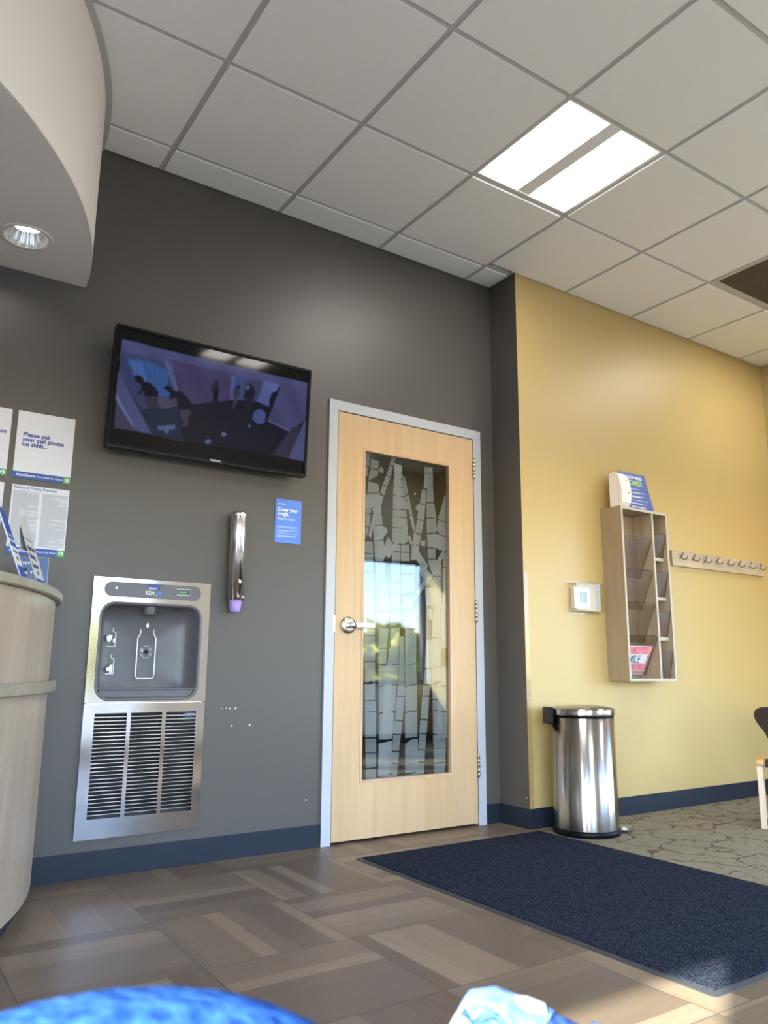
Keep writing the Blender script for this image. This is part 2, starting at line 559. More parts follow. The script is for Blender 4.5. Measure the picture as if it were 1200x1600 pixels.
# jog: one block, taupe on its side, ochre on its front
mb = MB()
mb.box((XC, -D, 0), (XC+.1, .2, H+.1), M['taupe'])
struct(mb.build('wall_return'))
mb = MB(); mb.box((XC+.0008, -D-.0008, 0), (XR+.15, -D+.12, H+.1)); struct(mb.build('wall_yellow', M['yellow']))
# right wall with a window towards the front of the room
struct(flat_shape('wall_right', rect2(YW-.15, -D, 0, H+.1), [rect2(-3.45, -1.35, .12, 2.02)], .15, M['yellow'], None,
                  frame_of((XR+.075, 0, 0), (0, 1, 0), (0, 0, 1))))
mb = MB(); mb.box((XL-.15, YW-.15, 0), (XL, .2, H+.1)); struct(mb.build('wall_left', M['white_wall']))
WINS = [(-4.9, -3.26, .12), (-2.85, -1.30, .12), (-1.0, .12, .12), (1.30, 3.375, .62)]
struct(flat_shape('wall_front', rect2(XL, XR, 0, H+.1), [rect2(a, b, s_, 2.02) for a, b, s_ in WINS], .15, M['white_wall'], None,
                  frame_of((0, YW-.075, 0), (1, 0, 0), (0, 0, 1))))
k = 0
for a, b, s_ in WINS:
    k += 1
    w = struct(thing('window_%d' % k, ((a+b)/2, YW-.08, s_), None, None))
    flat_shape('window_frame', rect2(a, b, s_, 2.02), [rect2(a+.04, b-.04, s_+.04, 1.98)], .06, M['alu'], w, frame_of((0, YW-.08, 0), (1, 0, 0), (0, 0, 1)))
    mb = MB(); mb.box((a+.04, YW-.085, s_+.04), (b-.04, YW-.079, 1.98)); mb.build('window_pane', M['windowglass'], w)
    portal('daylight_%d' % k, ((a+b)/2, YW-.17, (2.02+s_)/2), b-a, 2.02-s_, (0, 1, 0))
k += 1
w = struct(thing('window_%d' % k, (XR+.08, -2.4, .65), None, None))
flat_shape('window_frame', rect2(-3.45, -1.35, .12, 2.02), [rect2(-3.41, -1.39, .16, 1.98)], .06, M['alu'], w, frame_of((XR+.08, 0, 0), (0, 1, 0), (0, 0, 1)))
mb = MB(); mb.box((XR+.079, -3.41, .16), (XR+.085, -1.39, 1.98)); mb.build('window_pane', M['windowglass'], w)
portal('daylight_%d' % k, (XR+.17, -2.4, 1.095), 2.1, 1.95, (-1, 0, 0))

# hallway seen through the door glass
mb = MB()
mb.box((-.8, 2.8, 0), (1.6, 2.9, 2.7)); struct(mb.build('wall_hallway_end', M['taupe']))
mb = MB(); mb.box((-.8, .16, 0), (-.7, 2.9, 2.7)); struct(mb.build('wall_hallway_left', M['taupe']))
mb = MB(); mb.box((1.5, .2, 0), (1.6, 2.9, 2.7)); struct(mb.build('wall_hallway_right', M['taupe']))
mb = MB(); mb.box((-.8, .16, 2.6), (1.6, 2.9, 2.7)); struct(mb.build('ceiling_hallway', M['tile']))

# ceiling: backing, tegular tiles hanging a little below the grid
mb = MB(); mb.box((XL-.1, YW-.1, H+.03), (XR+.1, .2, H+.12)); ceil = struct(mb.build('ceiling', M['tile']))
tiles, grid = MB(), MB()
LIGHTS = [(2, 0), (6, 0), (2, -3), (6, -3), (-3, -3)]          # grid cells of the troffers: cell column, row
VENT = (5, 0)
nx0, nx1 = -7, 8
for i in range(nx0, nx1):
    for j in range(-6, 3):
        x0, x1 = GX+i*T, GX+(i+1)*T
        y0, y1 = GY+(j-1)*T, GY+j*T
        if (i, j) in LIGHTS or (i, j) == VENT: continue
        x0, x1 = max(x0, XL), min(x1, XR)
        y0, y1 = max(y0, YW), y1
        g = .0125
        y1 = min(y1, 0)
        if x0 >= XC or j < 1: y1 = min(y1, -D if x0 >= XC else 0)
        elif j == 1 and x1 > XC:                      # the cell that meets the jog is cut by it
            tiles.box((x0+g, y0+g, H-.007), (x1-g, -D-g, H+.02), bevel=.0012); continue
        elif x1 > XC: x1 = XC
        if x0 >= x1-.03 or y0 >= y1-.03: continue
        tiles.box((x0+g, y0+g, H-.007), (x1-g, y1-g, H+.02), bevel=.0012)
for i in range(nx0, nx1+1):
    x = GX+i*T
    if XL < x < XR: grid.box((x-.012, YW, H), (x+.012, 0 if x < XC else -D, H+.03))
for j in range(-6, 2):
    y = GY+j*T
    if y > YW: grid.box((XL, y-.012, H+.0006), (XR if y < -D else XC, y+.012, H+.03))
# wall angle
for a, b in (((XL, -.022, H-.001), (XC, -.0005, H+.02)), ((XC-.022, -D, H-.001), (XC-.0005, 0, H+.02)), ((XC-.02, -D-.022, H-.001), (XR, -D-.0015, H+.02)),
             ((XR-.022, YW, H-.001), (XR-.0005, -D, H+.02)), ((XL, YW+.0005, H-.001), (XR, YW+.022, H+.02))):
    grid.box(a, b)
tiles.build('ceiling_tiles', M['tile'], ceil)
grid.build('ceiling_grid', M['grid'], ceil)

def arc(r, a0, a1, n=72): return [(CC[0]+r*math.cos(math.radians(a0+(a1-a0)*k/n)), CC[1]+r*math.sin(math.radians(a0+(a1-a0)*k/n))) for k in range(n+1)]
# curved soffit over the desk
A0 = math.degrees(math.asin((-.0006-CC[1])/RS))
out = arc(RS, -180-A0, A0)
soff = struct(flat_shape('ceiling_soffit', out, [circle2(-1.738, -.29, .083)], .006, M['white_wall'], None, frame_of((0, 0, 2.391), (1, 0, 0), (0, 1, 0))))
mb = MB()
mb.rings([[(x, y, 2.388) for x, y in out], [(x, y, H) for x, y in out]], closed=False)
sf = mb.build('soffit_face', M['white_wall'], soff, True)
A2 = math.degrees(math.asin((-.002-CC[1])/(RS+.025)))
mb = MB()
o2 = arc(RS+.025, -180-A2, A2)
mb.rings([[(x, y, z) for x, y in o] for o, z in ((out, H-.012), (o2, H-.012), (o2, H+.005))], closed=False, smooth=False)
mb.build('soffit_moulding', M['grid'], soff)

# rubber bases
def base(name, a, b): mb = MB(); mb.box(a, b, bevel=.0015); struct(mb.build(name, M['base']))
base('baseboard_back_left', (XL, -.006, 0), (-.2465, -.0006, .098))
base('baseboard_back_right', (.7505, -.006, 0), (XC-.0006, -.0006, .098))
base('baseboard_return', (XC-.006, -D-.006, 0), (XC-.0006, -.0066, .098))
base('baseboard_yellow', (XC-.0005, -D-.0068, 0), (XR-.001, -D-.0014, .098))
base('baseboard_right', (XR-.006, YW, 0), (XR-.0006, -D-.007, .098))
base('baseboard_front', (XL, YW+.0006, 0), (XR-.007, YW+.006, .098))

# ---- door
door = struct(thing('door_1', (.25, 0, 0), None, None))
mb = MB()
fx0, fx1, fz, dx0, dx1, dz = -.2456, .7498, 2.1349, -.1949, .6958, 2.0828
flat_shape('door_frame', [(fx0, 0), (fx0, fz), (fx1, fz), (fx1, 0), (dx1, 0), (dx1, dz), (dx0, dz), (dx0, 0)], [], .19, M['frame'], door, frame_of((0, .083, 0), (1, 0, 0), (0, 0, 1)))
gx0, gx1, gz0, gz1 = -.040, .528, .262, 1.908
flat_shape('door_panel', rect2(dx0+.004, dx1-.004, .012, dz-.006), [rect2(gx0, gx1, gz0, gz1)], .044, M['maple'], door, frame_of((0, .012, 0), (1, 0, 0), (0, 0, 1)))
flat_shape('glazing_bead', rect2(gx0-.001, gx1+.001, gz0-.001, gz1+.001), [rect2(gx0+.012, gx1-.012, gz0+.012, gz1-.012)], .030, M['bead'], door, frame_of((0, .003, 0), (1, 0, 0), (0, 0, 1)))
mb = MB(); mb.box((gx0+.003, .006, gz0+.003), (gx1-.003, .0095, gz1-.003)); mb.build('glass_pane', M['doorglass'], door)
FILM=[[(-0.017,1.9),(0.017,1.903),(0.007,1.824),(-0.015,1.818)],[(-0.015,1.814),(0.005,1.82),(-0.002,1.77),(-0.014,1.768)],[(0.019,1.864),(0.068,1.859),(0.065,1.818),(0.015,1.81)],[(0.013,1.807),(0.065,1.813),(0.063,1.782),(0.006,1.746),(0.007,1.777)],[(0.006,1.743),(0.066,1.735),(0.073,1.695),(-0.001,1.679)],[(-0.002,1.675),(0.076,1.691),(0.081,1.618),(0.029,1.609),(-0.003,1.6)],[(0.029,1.606),(0.083,1.615),(0.087,1.578),(0.042,1.572),(0.03,1.593)],[(-0.013,1.675),(0.023,1.668),(0.024,1.6),(-0.012,1.593)],[(-0.012,1.59),(0.024,1.597),(0.021,1.576),(-0.012,1.577)],[(-0.012,1.572),(0.02,1.571),(0.018,1.509),(-0.012,1.509)],[(-0.013,1.5),(0.011,1.507),(0.005,1.471),(-0.012,1.437)],[(0.032,1.568),(0.088,1.576),(0.094,1.524),(0.033,1.513)],[(0.035,1.509),(0.095,1.521),(0.102,1.448),(0.043,1.433)],[(-0.013,1.426),(0.034,1.428),(0.036,1.369),(-0.014,1.369)],[(-0.014,1.362),(0.037,1.365),(0.038,1.33),(-0.014,1.325)],[(0.043,1.431),(0.101,1.444),(0.108,1.362),(0.102,1.335),(0.05,1.33)],[(0.15,1.895),(0.177,1.893),(0.16,1.851),(0.136,1.851)],[(0.135,1.847),(0.157,1.841),(0.144,1.786),(0.118,1.796)],[(0.116,1.792),(0.143,1.781),(0.121,1.729),(0.095,1.741)],[(0.094,1.736),(0.119,1.725),(0.102,1.679),(0.079,1.694)],[(0.076,1.681),(0.1,1.674),(0.088,1.633),(0.074,1.604),(0.042,1.524),(0.024,1.446),(0.008,1.461),(0.035,1.572)],[(0.164,1.865),(0.216,1.858),(0.217,1.819),(0.164,1.814)],[(0.164,1.808),(0.218,1.813),(0.221,1.785),(0.163,1.783)],[(0.162,1.777),(0.223,1.781),(0.229,1.741),(0.161,1.736)],[(0.16,1.732),(0.23,1.738),(0.237,1.692),(0.16,1.693)],[(0.159,1.688),(0.239,1.688),(0.244,1.621),(0.158,1.615)],[(0.158,1.611),(0.245,1.618),(0.248,1.581),(0.157,1.576)],[(0.157,1.572),(0.249,1.577),(0.252,1.524),(0.157,1.518)],[(0.157,1.513),(0.253,1.52),(0.255,1.452),(0.226,1.433),(0.199,1.437),(0.156,1.441)],[(0.167,1.866),(0.212,1.857),(0.208,1.749),(0.202,1.491),(0.196,1.491),(0.184,1.645),(0.171,1.744)],[(0.154,1.429),(0.206,1.43),(0.207,1.395),(0.155,1.392)],[(0.211,1.43),(0.263,1.437),(0.265,1.397),(0.211,1.393)],[(0.155,1.386),(0.206,1.389),(0.206,1.343),(0.155,1.339)],[(0.211,1.389),(0.266,1.392),(0.267,1.348),(0.211,1.344)],[(0.221,1.803),(0.235,1.796),(0.259,1.711),(0.239,1.703)],[(0.24,1.696),(0.259,1.704),(0.281,1.629),(0.286,1.601),(0.266,1.596),(0.252,1.653)],[(0.267,1.59),(0.288,1.595),(0.303,1.524),(0.293,1.506),(0.283,1.527)],[(0.293,1.503),(0.308,1.506),(0.315,1.475),(0.293,1.466)],[(0.252,1.474),(0.266,1.492),(0.288,1.447),(0.279,1.427)],[(0.281,1.426),(0.303,1.446),(0.341,1.388),(0.388,1.336),(0.368,1.284),(0.3,1.373)],[(0.35,1.747),(0.377,1.744),(0.373,1.665),(0.333,1.669)],[(0.332,1.663),(0.372,1.661),(0.362,1.578),(0.315,1.579)],[(0.314,1.573),(0.361,1.573),(0.345,1.503),(0.303,1.504)],[(0.293,1.495),(0.343,1.496),(0.333,1.44),(0.286,1.441)],[(0.283,1.433),(0.331,1.435),(0.315,1.363),(0.273,1.354)],[(0.367,1.875),(0.422,1.878),(0.422,1.849),(0.367,1.841)],[(0.367,1.838),(0.424,1.844),(0.424,1.773),(0.359,1.75),(0.364,1.8)],[(0.384,1.762),(0.425,1.77),(0.43,1.687),(0.38,1.681)],[(0.38,1.675),(0.432,1.679),(0.447,1.599),(0.38,1.596)],[(0.38,1.591),(0.447,1.595),(0.445,1.516),(0.381,1.511)],[(0.383,1.505),(0.443,1.51),(0.44,1.436),(0.385,1.434)],[(0.387,1.429),(0.439,1.43),(0.438,1.373),(0.388,1.373)],[(0.389,1.367),(0.477,1.371),(0.473,1.286),(0.423,1.283),(0.39,1.342)],[(0.387,1.728),(0.412,1.673),(0.45,1.545),(0.445,1.522),(0.412,1.65)],[(0.506,1.735),(0.522,1.734),(0.52,1.587),(0.483,1.586),(0.455,1.598),(0.483,1.665)],[(0.458,1.589),(0.519,1.579),(0.518,1.509),(0.475,1.508),(0.446,1.533)],[(0.45,1.508),(0.475,1.503),(0.516,1.503),(0.516,1.426),(0.453,1.426)],[(0.492,1.406),(0.515,1.42),(0.513,1.34),(0.491,1.335)],[(0.065,1.816),(0.081,1.833),(0.096,1.829),(0.1,1.807),(0.09,1.796),(0.072,1.803)],[(0.062,1.509),(0.091,1.519),(0.12,1.51),(0.128,1.492),(0.11,1.468),(0.081,1.454),(0.059,1.471)],[(0.131,1.465),(0.168,1.416),(0.129,1.353),(0.094,1.393)],[(0.237,1.55),(0.259,1.528),(0.16,1.383),(0.137,1.354),(0.111,1.368),(0.181,1.448)],[(0.057,1.379),(0.101,1.394),(0.116,1.368),(0.099,1.334),(0.057,1.331)],[(0.321,1.662),(0.345,1.658),(0.347,1.628),(0.338,1.618),(0.303,1.634)],[(0.341,1.463),(0.372,1.469),(0.369,1.435),(0.346,1.437)],[(0.297,1.723),(0.311,1.72),(0.304,1.708),(0.297,1.709)],[(0.404,1.5),(0.439,1.513),(0.478,1.508),(0.49,1.475),(0.474,1.445),(0.431,1.429),(0.407,1.455)],[(0.492,1.429),(0.514,1.454),(0.481,1.366),(0.456,1.352),(0.451,1.375)],[(0.232,1.668),(0.266,1.661),(0.273,1.633),(0.245,1.621),(0.225,1.622)],[(0.075,1.413),(0.104,1.432),(0.108,1.384)],[(-0.013,1.32),(0.038,1.324),(0.039,1.279),(-0.014,1.278)],[(-0.014,1.273),(0.042,1.276),(0.046,1.093),(-0.012,1.09)],[(0.054,1.325),(0.113,1.328),(0.117,1.237),(0.058,1.228)],[(0.06,1.225),(0.121,1.23),(0.132,1.174),(0.068,1.17)],[(0.069,1.167),(0.132,1.169),(0.142,1.098),(0.07,1.094)],[(0.148,1.333),(0.205,1.335),(0.206,1.235),(0.15,1.234)],[(0.15,1.23),(0.208,1.229),(0.215,1.171),(0.146,1.169)],[(0.146,1.165),(0.207,1.166),(0.207,1.101),(0.149,1.098)],[(0.213,1.332),(0.305,1.335),(0.303,1.285),(0.214,1.281)],[(0.214,1.276),(0.293,1.279),(0.3,1.197),(0.223,1.171),(0.216,1.208)],[(0.223,1.166),(0.286,1.171),(0.29,1.105),(0.213,1.101)],[(0.313,1.33),(0.358,1.328),(0.423,1.283),(0.368,1.218),(0.313,1.16),(0.293,1.137),(0.313,1.187),(0.358,1.256)],[(0.368,1.213),(0.423,1.221),(0.458,1.168),(0.436,1.123),(0.374,1.125)],[(0.423,1.277),(0.473,1.281),(0.478,1.114),(0.45,1.113)],[(0.491,1.33),(0.514,1.334),(0.511,1.115),(0.487,1.114)],[(-0.012,1.111),(0.049,1.114),(0.049,1.063),(-0.011,1.062)],[(-0.011,1.058),(0.051,1.059),(0.055,0.958),(-0.007,0.956)],[(-0.007,0.952),(0.055,0.952),(0.057,0.83),(-0.004,0.829)],[(-0.003,0.824),(0.057,0.826),(0.058,0.731),(0.046,0.73),(0.034,0.737),(0.024,0.729),(-0.001,0.725)],[(-0.001,0.719),(0.024,0.717),(0.058,0.727),(0.059,0.643),(-0.0,0.642)],[(-0.0,0.636),(0.061,0.639),(0.063,0.59),(0.001,0.588)],[(0.001,0.584),(0.063,0.585),(0.065,0.467),(0.004,0.467)],[(0.004,0.462),(0.066,0.46),(0.066,0.395),(0.006,0.398)],[(0.007,0.393),(0.066,0.39),(0.067,0.326),(0.008,0.325)],[(0.008,0.318),(0.067,0.321),(0.068,0.276),(0.009,0.269)],[(0.077,1.109),(0.139,1.118),(0.138,1.086),(0.07,1.077)],[(0.07,1.071),(0.138,1.076),(0.138,1.013),(0.08,1.012)],[(0.078,0.996),(0.137,0.992),(0.126,0.899),(0.077,0.894)],[(0.077,0.889),(0.126,0.892),(0.124,0.822),(0.078,0.816)],[(0.147,1.072),(0.206,1.074),(0.206,1.021),(0.148,1.004)],[(0.151,0.993),(0.206,1.003),(0.198,0.817),(0.148,0.817)],[(0.078,0.811),(0.198,0.814),(0.191,0.718),(0.156,0.718),(0.079,0.71)],[(0.079,0.704),(0.157,0.713),(0.188,0.715),(0.179,0.589),(0.157,0.589),(0.081,0.582)],[(0.081,0.575),(0.158,0.584),(0.176,0.577),(0.171,0.495),(0.161,0.456),(0.13,0.452),(0.083,0.456)],[(0.083,0.435),(0.161,0.446),(0.162,0.293),(0.131,0.288),(0.08,0.281)],[(0.08,0.276),(0.131,0.283),(0.162,0.288),(0.162,0.267),(0.08,0.269)],[(0.142,0.897),(0.156,0.897),(0.159,0.459),(0.095,0.456),(0.114,0.703)],[(0.085,0.432),(0.159,0.445),(0.145,0.282),(0.084,0.28)],[(0.208,0.957),(0.232,0.957),(0.238,0.806),(0.236,0.713),(0.195,0.714)],[(0.194,0.709),(0.239,0.711),(0.239,0.661),(0.19,0.663)],[(0.189,0.657),(0.237,0.655),(0.225,0.542),(0.178,0.547)],[(0.177,0.54),(0.223,0.535),(0.217,0.474),(0.17,0.479)],[(0.169,0.475),(0.215,0.469),(0.204,0.396),(0.161,0.399)],[(0.161,0.392),(0.205,0.389),(0.2,0.336),(0.162,0.34)],[(0.162,0.334),(0.199,0.332),(0.192,0.267),(0.162,0.265)],[(0.239,1.076),(0.304,1.103),(0.311,1.001),(0.239,0.993)],[(0.239,0.988),(0.312,0.995),(0.309,0.824),(0.256,0.815),(0.24,0.817)],[(0.24,0.813),(0.309,0.818),(0.313,0.72),(0.24,0.709)],[(0.24,0.703),(0.314,0.715),(0.316,0.59),(0.24,0.582)],[(0.24,0.575),(0.316,0.584),(0.318,0.458),(0.285,0.455),(0.241,0.455)],[(0.241,0.425),(0.278,0.446),(0.32,0.45),(0.319,0.291),(0.241,0.284)],[(0.241,0.278),(0.319,0.285),(0.319,0.268),(0.241,0.268)],[(0.242,0.993),(0.274,0.994),(0.249,0.783),(0.241,0.725)],[(0.383,1.106),(0.414,1.108),(0.414,1.053),(0.397,1.046)],[(0.375,0.943),(0.413,0.944),(0.41,0.801),(0.365,0.8)],[(0.364,0.792),(0.409,0.792),(0.407,0.717),(0.357,0.716)],[(0.356,0.71),(0.401,0.709),(0.394,0.661),(0.35,0.663)],[(0.348,0.656),(0.394,0.654),(0.384,0.542),(0.338,0.546)],[(0.336,0.538),(0.382,0.535),(0.376,0.473),(0.33,0.477)],[(0.329,0.472),(0.374,0.469),(0.366,0.395),(0.321,0.399)],[(0.321,0.391),(0.365,0.389),(0.362,0.335),(0.321,0.337)],[(0.321,0.331),(0.362,0.328),(0.357,0.27),(0.319,0.27)],[(0.422,1.133),(0.468,1.135),(0.471,0.964),(0.414,0.956)],[(0.416,0.95),(0.471,0.958),(0.469,0.81),(0.412,0.804)],[(0.413,0.798),(0.469,0.804),(0.469,0.736),(0.453,0.731),(0.442,0.736),(0.43,0.724),(0.413,0.721)],[(0.413,0.715),(0.434,0.715),(0.459,0.724),(0.468,0.715),(0.47,0.644),(0.414,0.641)],[(0.415,0.636),(0.472,0.638),(0.471,0.587),(0.415,0.586)],[(0.416,0.582),(0.473,0.581),(0.476,0.467),(0.417,0.467)],[(0.417,0.462),(0.502,0.459),(0.502,0.442),(0.477,0.437),(0.439,0.416),(0.418,0.411)],[(0.473,0.807),(0.518,0.808),(0.517,0.711),(0.471,0.709)],[(0.472,0.703),(0.517,0.705),(0.514,0.578),(0.473,0.579)],[(0.474,0.572),(0.514,0.572),(0.508,0.448),(0.477,0.449)],[(0.42,0.405),(0.436,0.419),(0.481,0.437),(0.502,0.436),(0.498,0.394),(0.42,0.398)],[(0.421,0.393),(0.498,0.389),(0.495,0.327),(0.422,0.326)],[(0.422,0.32),(0.495,0.323),(0.492,0.273),(0.423,0.27)],[(0.475,1.136),(0.522,1.132),(0.519,0.904),(0.474,0.904)],[(0.456,0.724),(0.471,0.724),(0.479,0.452),(0.438,0.453)],[(0.31,0.382),(0.323,0.382),(0.321,0.27),(0.306,0.268)]]
mb = MB()
for i, f in enumerate(FILM):
    pts = []
    for p in f:
        q = (max(gx0+.013, min(gx1-.013, p[0])), max(gz0+.013, min(gz1-.013, p[1])))
        if not pts or abs(q[0]-pts[-1][0])+abs(q[1]-pts[-1][1]) > .0015: pts.append(q)
    if len(pts) > 2 and abs(pts[0][0]-pts[-1][0])+abs(pts[0][1]-pts[-1][1]) < .0015: pts.pop()
    if len(pts) < 3: continue
    area = sum(pts[a-1][0]*pts[a][1]-pts[a][0]*pts[a-1][1] for a in range(len(pts)))
    if abs(area) < 1e-5: continue
    y = .0102+i*.00002
    mb.poly([(x, y, z) for x, z in pts])
mb.build('frosted_birch_film', M['frost'], door)
# lever handle
hd = MB()
hx, hz = -.118, 1.0
hd.lathe((hx, 0, hz), [(.0, -.0105), (.040, -.0105), (.042, -.014), (.040, -.019), (.030, -.024), (.022, -.026), (.0, -.026)], 40, None, False, 'Y')
hd.lathe((hx, 0, hz), [(.015, -.024), (.014, -.050), (.017, -.056), (.016, -.066), (.0, -.067)], 24, None, False, 'Y')
hd.box((hx-.008, -.066, hz-.012), (hx+.122, -.052, hz+.014), None, .004)
hd.build('lever_handle', M['nickel'], door)
mb = MB(); mb.box((dx0-.006, -.0125, hz-.035), (dx0+.0035, -.006, hz+.045)); mb.build('strike_plate', M['nickel'], door)
for z0 in (.243, 1.047, 1.849):
    mb = MB()
    for q in range(5):
        mb.lathe((.694, -.019, 0), [(.0065, z0+q*.0232), (.0065, z0+q*.0232+.0222)], 14)
    mb.box((.688, -.0125, z0), (.6955, -.0105, z0+.115)); mb.box((.6955, -.0145, z0), (.702, -.0122, z0+.115))
    mb.lathe((.694, -.019, 0), [(.004, z0-.004), (.004, z0+.12)], 12)
    mb.build('hinge', M['nickel'], door)
# chips in the paint of the door wall
chips = MB()
for x, z, s in ((-.744, .62, .002), (-.723, .62, .003), (-.708, .619, .0032), (-.681, .619, .0045), (-.695, .546, .004), (-.611, .546, .0045), (-.319, .208, .003)):
    chips.lathe((x, 0, z), [(s, -.0002), (s*.8, -.0012), (0, -.0014)], 7, None, False, 'Y')
o = chips.build('paint_chips', M['white'], bpy.data.objects['wall_back'])
PIC=[((0.022,0.018,0.05),[(0.027,0.464),(0.909,0.461),(0.912,0.076),(0.026,0.081)]),((0.075,0.07,0.17),[(0.027,0.464),(0.909,0.461),(0.904,0.434),(0.643,0.406),(0.513,0.418),(0.254,0.414),(0.027,0.408)]),((0.05,0.055,0.13),[(0.023,0.407),(0.254,0.414),(0.25,0.263),(0.198,0.203),(0.132,0.178),(0.027,0.315)]),((0.062,0.045,0.11),[(0.237,0.422),(0.527,0.421),(0.522,0.3),(0.351,0.247),(0.284,0.304)]),((0.006,0.007,0.018),[(0.132,0.178),(0.351,0.245),(0.522,0.298),(0.649,0.318),(0.716,0.305),(0.828,0.213),(0.912,0.078),(0.184,0.08)]),((0.012,0.022,0.045),[(0.132,0.181),(0.286,0.221),(0.323,0.069),(0.184,0.08)]),((0.06,0.13,0.36),[(0.051,0.389),(0.158,0.392),(0.224,0.375),(0.25,0.263),(0.211,0.243),(0.152,0.276),(0.085,0.319)]),((0.1,0.18,0.45),[(0.064,0.38),(0.119,0.383),(0.146,0.3),(0.097,0.318)]),((0.12,0.12,0.25),[(0.209,0.413),(0.238,0.413),(0.285,0.291),(0.264,0.29)]),((0.08,0.08,0.18),[(0.225,0.413),(0.231,0.413),(0.274,0.292),(0.267,0.29)]),((0.075,0.09,0.24),[(0.511,0.417),(0.586,0.416),(0.602,0.318),(0.517,0.299)]),((0.13,0.14,0.34),[(0.521,0.415),(0.539,0.416),(0.544,0.306),(0.523,0.302)]),((0.05,0.048,0.11),[(0.587,0.412),(0.68,0.419),(0.649,0.318),(0.598,0.315)]),((0.11,0.115,0.3),[(0.679,0.421),(0.761,0.424),(0.716,0.306),(0.651,0.319)]),((0.068,0.062,0.15),[(0.775,0.436),(0.908,0.435),(0.909,0.287),(0.833,0.211),(0.71,0.243)]),((0.13,0.12,0.24),[(0.71,0.243),(0.833,0.211),(0.831,0.205),(0.709,0.237)]),((0.032,0.028,0.05),[(0.846,0.239),(0.888,0.23),(0.827,0.078),(0.745,0.083)]),((0.1,0.1,0.2),[(0.908,0.282),(0.911,0.251),(0.836,0.084),(0.827,0.078),(0.885,0.219)]),((0.085,0.08,0.19),[(0.912,0.245),(0.914,0.078),(0.835,0.079)]),((0.075,0.075,0.17),[(0.024,0.322),(0.184,0.082),(0.109,0.085),(0.024,0.217)]),((0.14,0.15,0.3),[(0.024,0.225),(0.107,0.105),(0.096,0.099),(0.024,0.201)]),((0.055,0.045,0.085),[(0.025,0.197),(0.104,0.096),(0.105,0.084),(0.026,0.081)]),((0.11,0.15,0.42),[(0.643,0.273),(0.67,0.287),(0.699,0.275),(0.697,0.225),(0.665,0.213),(0.634,0.231)]),((0.25,0.25,0.55),[(0.491,0.14),(0.505,0.147),(0.516,0.138),(0.508,0.128),(0.494,0.128)]),((0.2,0.2,0.5),[(0.419,0.094),(0.435,0.105),(0.449,0.096),(0.437,0.082),(0.422,0.082)]),((0.15,0.16,0.4),[(0.615,0.201),(0.627,0.206),(0.631,0.193),(0.621,0.188)]),((0.1,0.11,0.22),[(0.205,0.121),(0.28,0.14),(0.279,0.121),(0.254,0.113),(0.253,0.098),(0.239,0.096),(0.236,0.11),(0.21,0.104)]),((0.006,0.005,0.012),[(0.09,0.308),(0.096,0.323),(0.116,0.326),(0.131,0.314),(0.13,0.303),(0.157,0.302),(0.183,0.287),(0.196,0.269),(0.196,0.246),(0.137,0.239),(0.134,0.264),(0.123,0.246),(0.109,0.244),(0.108,0.252),(0.124,0.264),(0.119,0.29),(0.099,0.294)]),((0.035,0.028,0.045),[(0.141,0.237),(0.194,0.244),(0.205,0.213),(0.175,0.191),(0.151,0.194)]),((0.005,0.006,0.015),[(0.216,0.294),(0.23,0.306),(0.251,0.304),(0.257,0.292),(0.28,0.293),(0.324,0.274),(0.347,0.249),(0.347,0.219),(0.299,0.213),(0.281,0.236),(0.256,0.24),(0.247,0.25),(0.247,0.275),(0.228,0.284)]),((0.05,0.04,0.065),[(0.295,0.21),(0.347,0.22),(0.343,0.194),(0.335,0.18),(0.338,0.143),(0.305,0.137),(0.316,0.159),(0.302,0.178)]),((0.06,0.04,0.06),[(0.249,0.251),(0.275,0.26),(0.286,0.229),(0.252,0.235)]),((0.07,0.06,0.1),[(0.198,0.253),(0.247,0.25),(0.286,0.225),(0.214,0.198),(0.196,0.219)]),((0.03,0.02,0.035),[(0.445,0.374),(0.458,0.38),(0.465,0.368),(0.465,0.342),(0.463,0.307),(0.457,0.278),(0.44,0.275),(0.441,0.307),(0.43,0.317),(0.426,0.342),(0.436,0.357)]),((0.006,0.006,0.015),[(0.448,0.338),(0.467,0.341),(0.461,0.279),(0.44,0.275),(0.443,0.311)]),((0.045,0.035,0.06),[(0.548,0.374),(0.562,0.375),(0.564,0.363),(0.559,0.349),(0.573,0.338),(0.561,0.327),(0.558,0.3),(0.543,0.262),(0.532,0.264),(0.538,0.3),(0.533,0.33),(0.536,0.353)]),((0.006,0.006,0.012),[(0.546,0.371),(0.56,0.376),(0.566,0.367),(0.554,0.357)]),((0.012,0.012,0.025),[(0.602,0.39),(0.617,0.396),(0.635,0.378),(0.639,0.352),(0.63,0.315),(0.629,0.27),(0.597,0.266),(0.602,0.318),(0.584,0.318),(0.59,0.359)]),((0.14,0.15,0.22),[(0.596,0.38),(0.609,0.385),(0.61,0.371),(0.599,0.361)]),((0.008,0.008,0.018),[(0.721,0.369),(0.744,0.39),(0.758,0.393),(0.742,0.337),(0.715,0.251),(0.696,0.24),(0.716,0.305),(0.715,0.34)])]
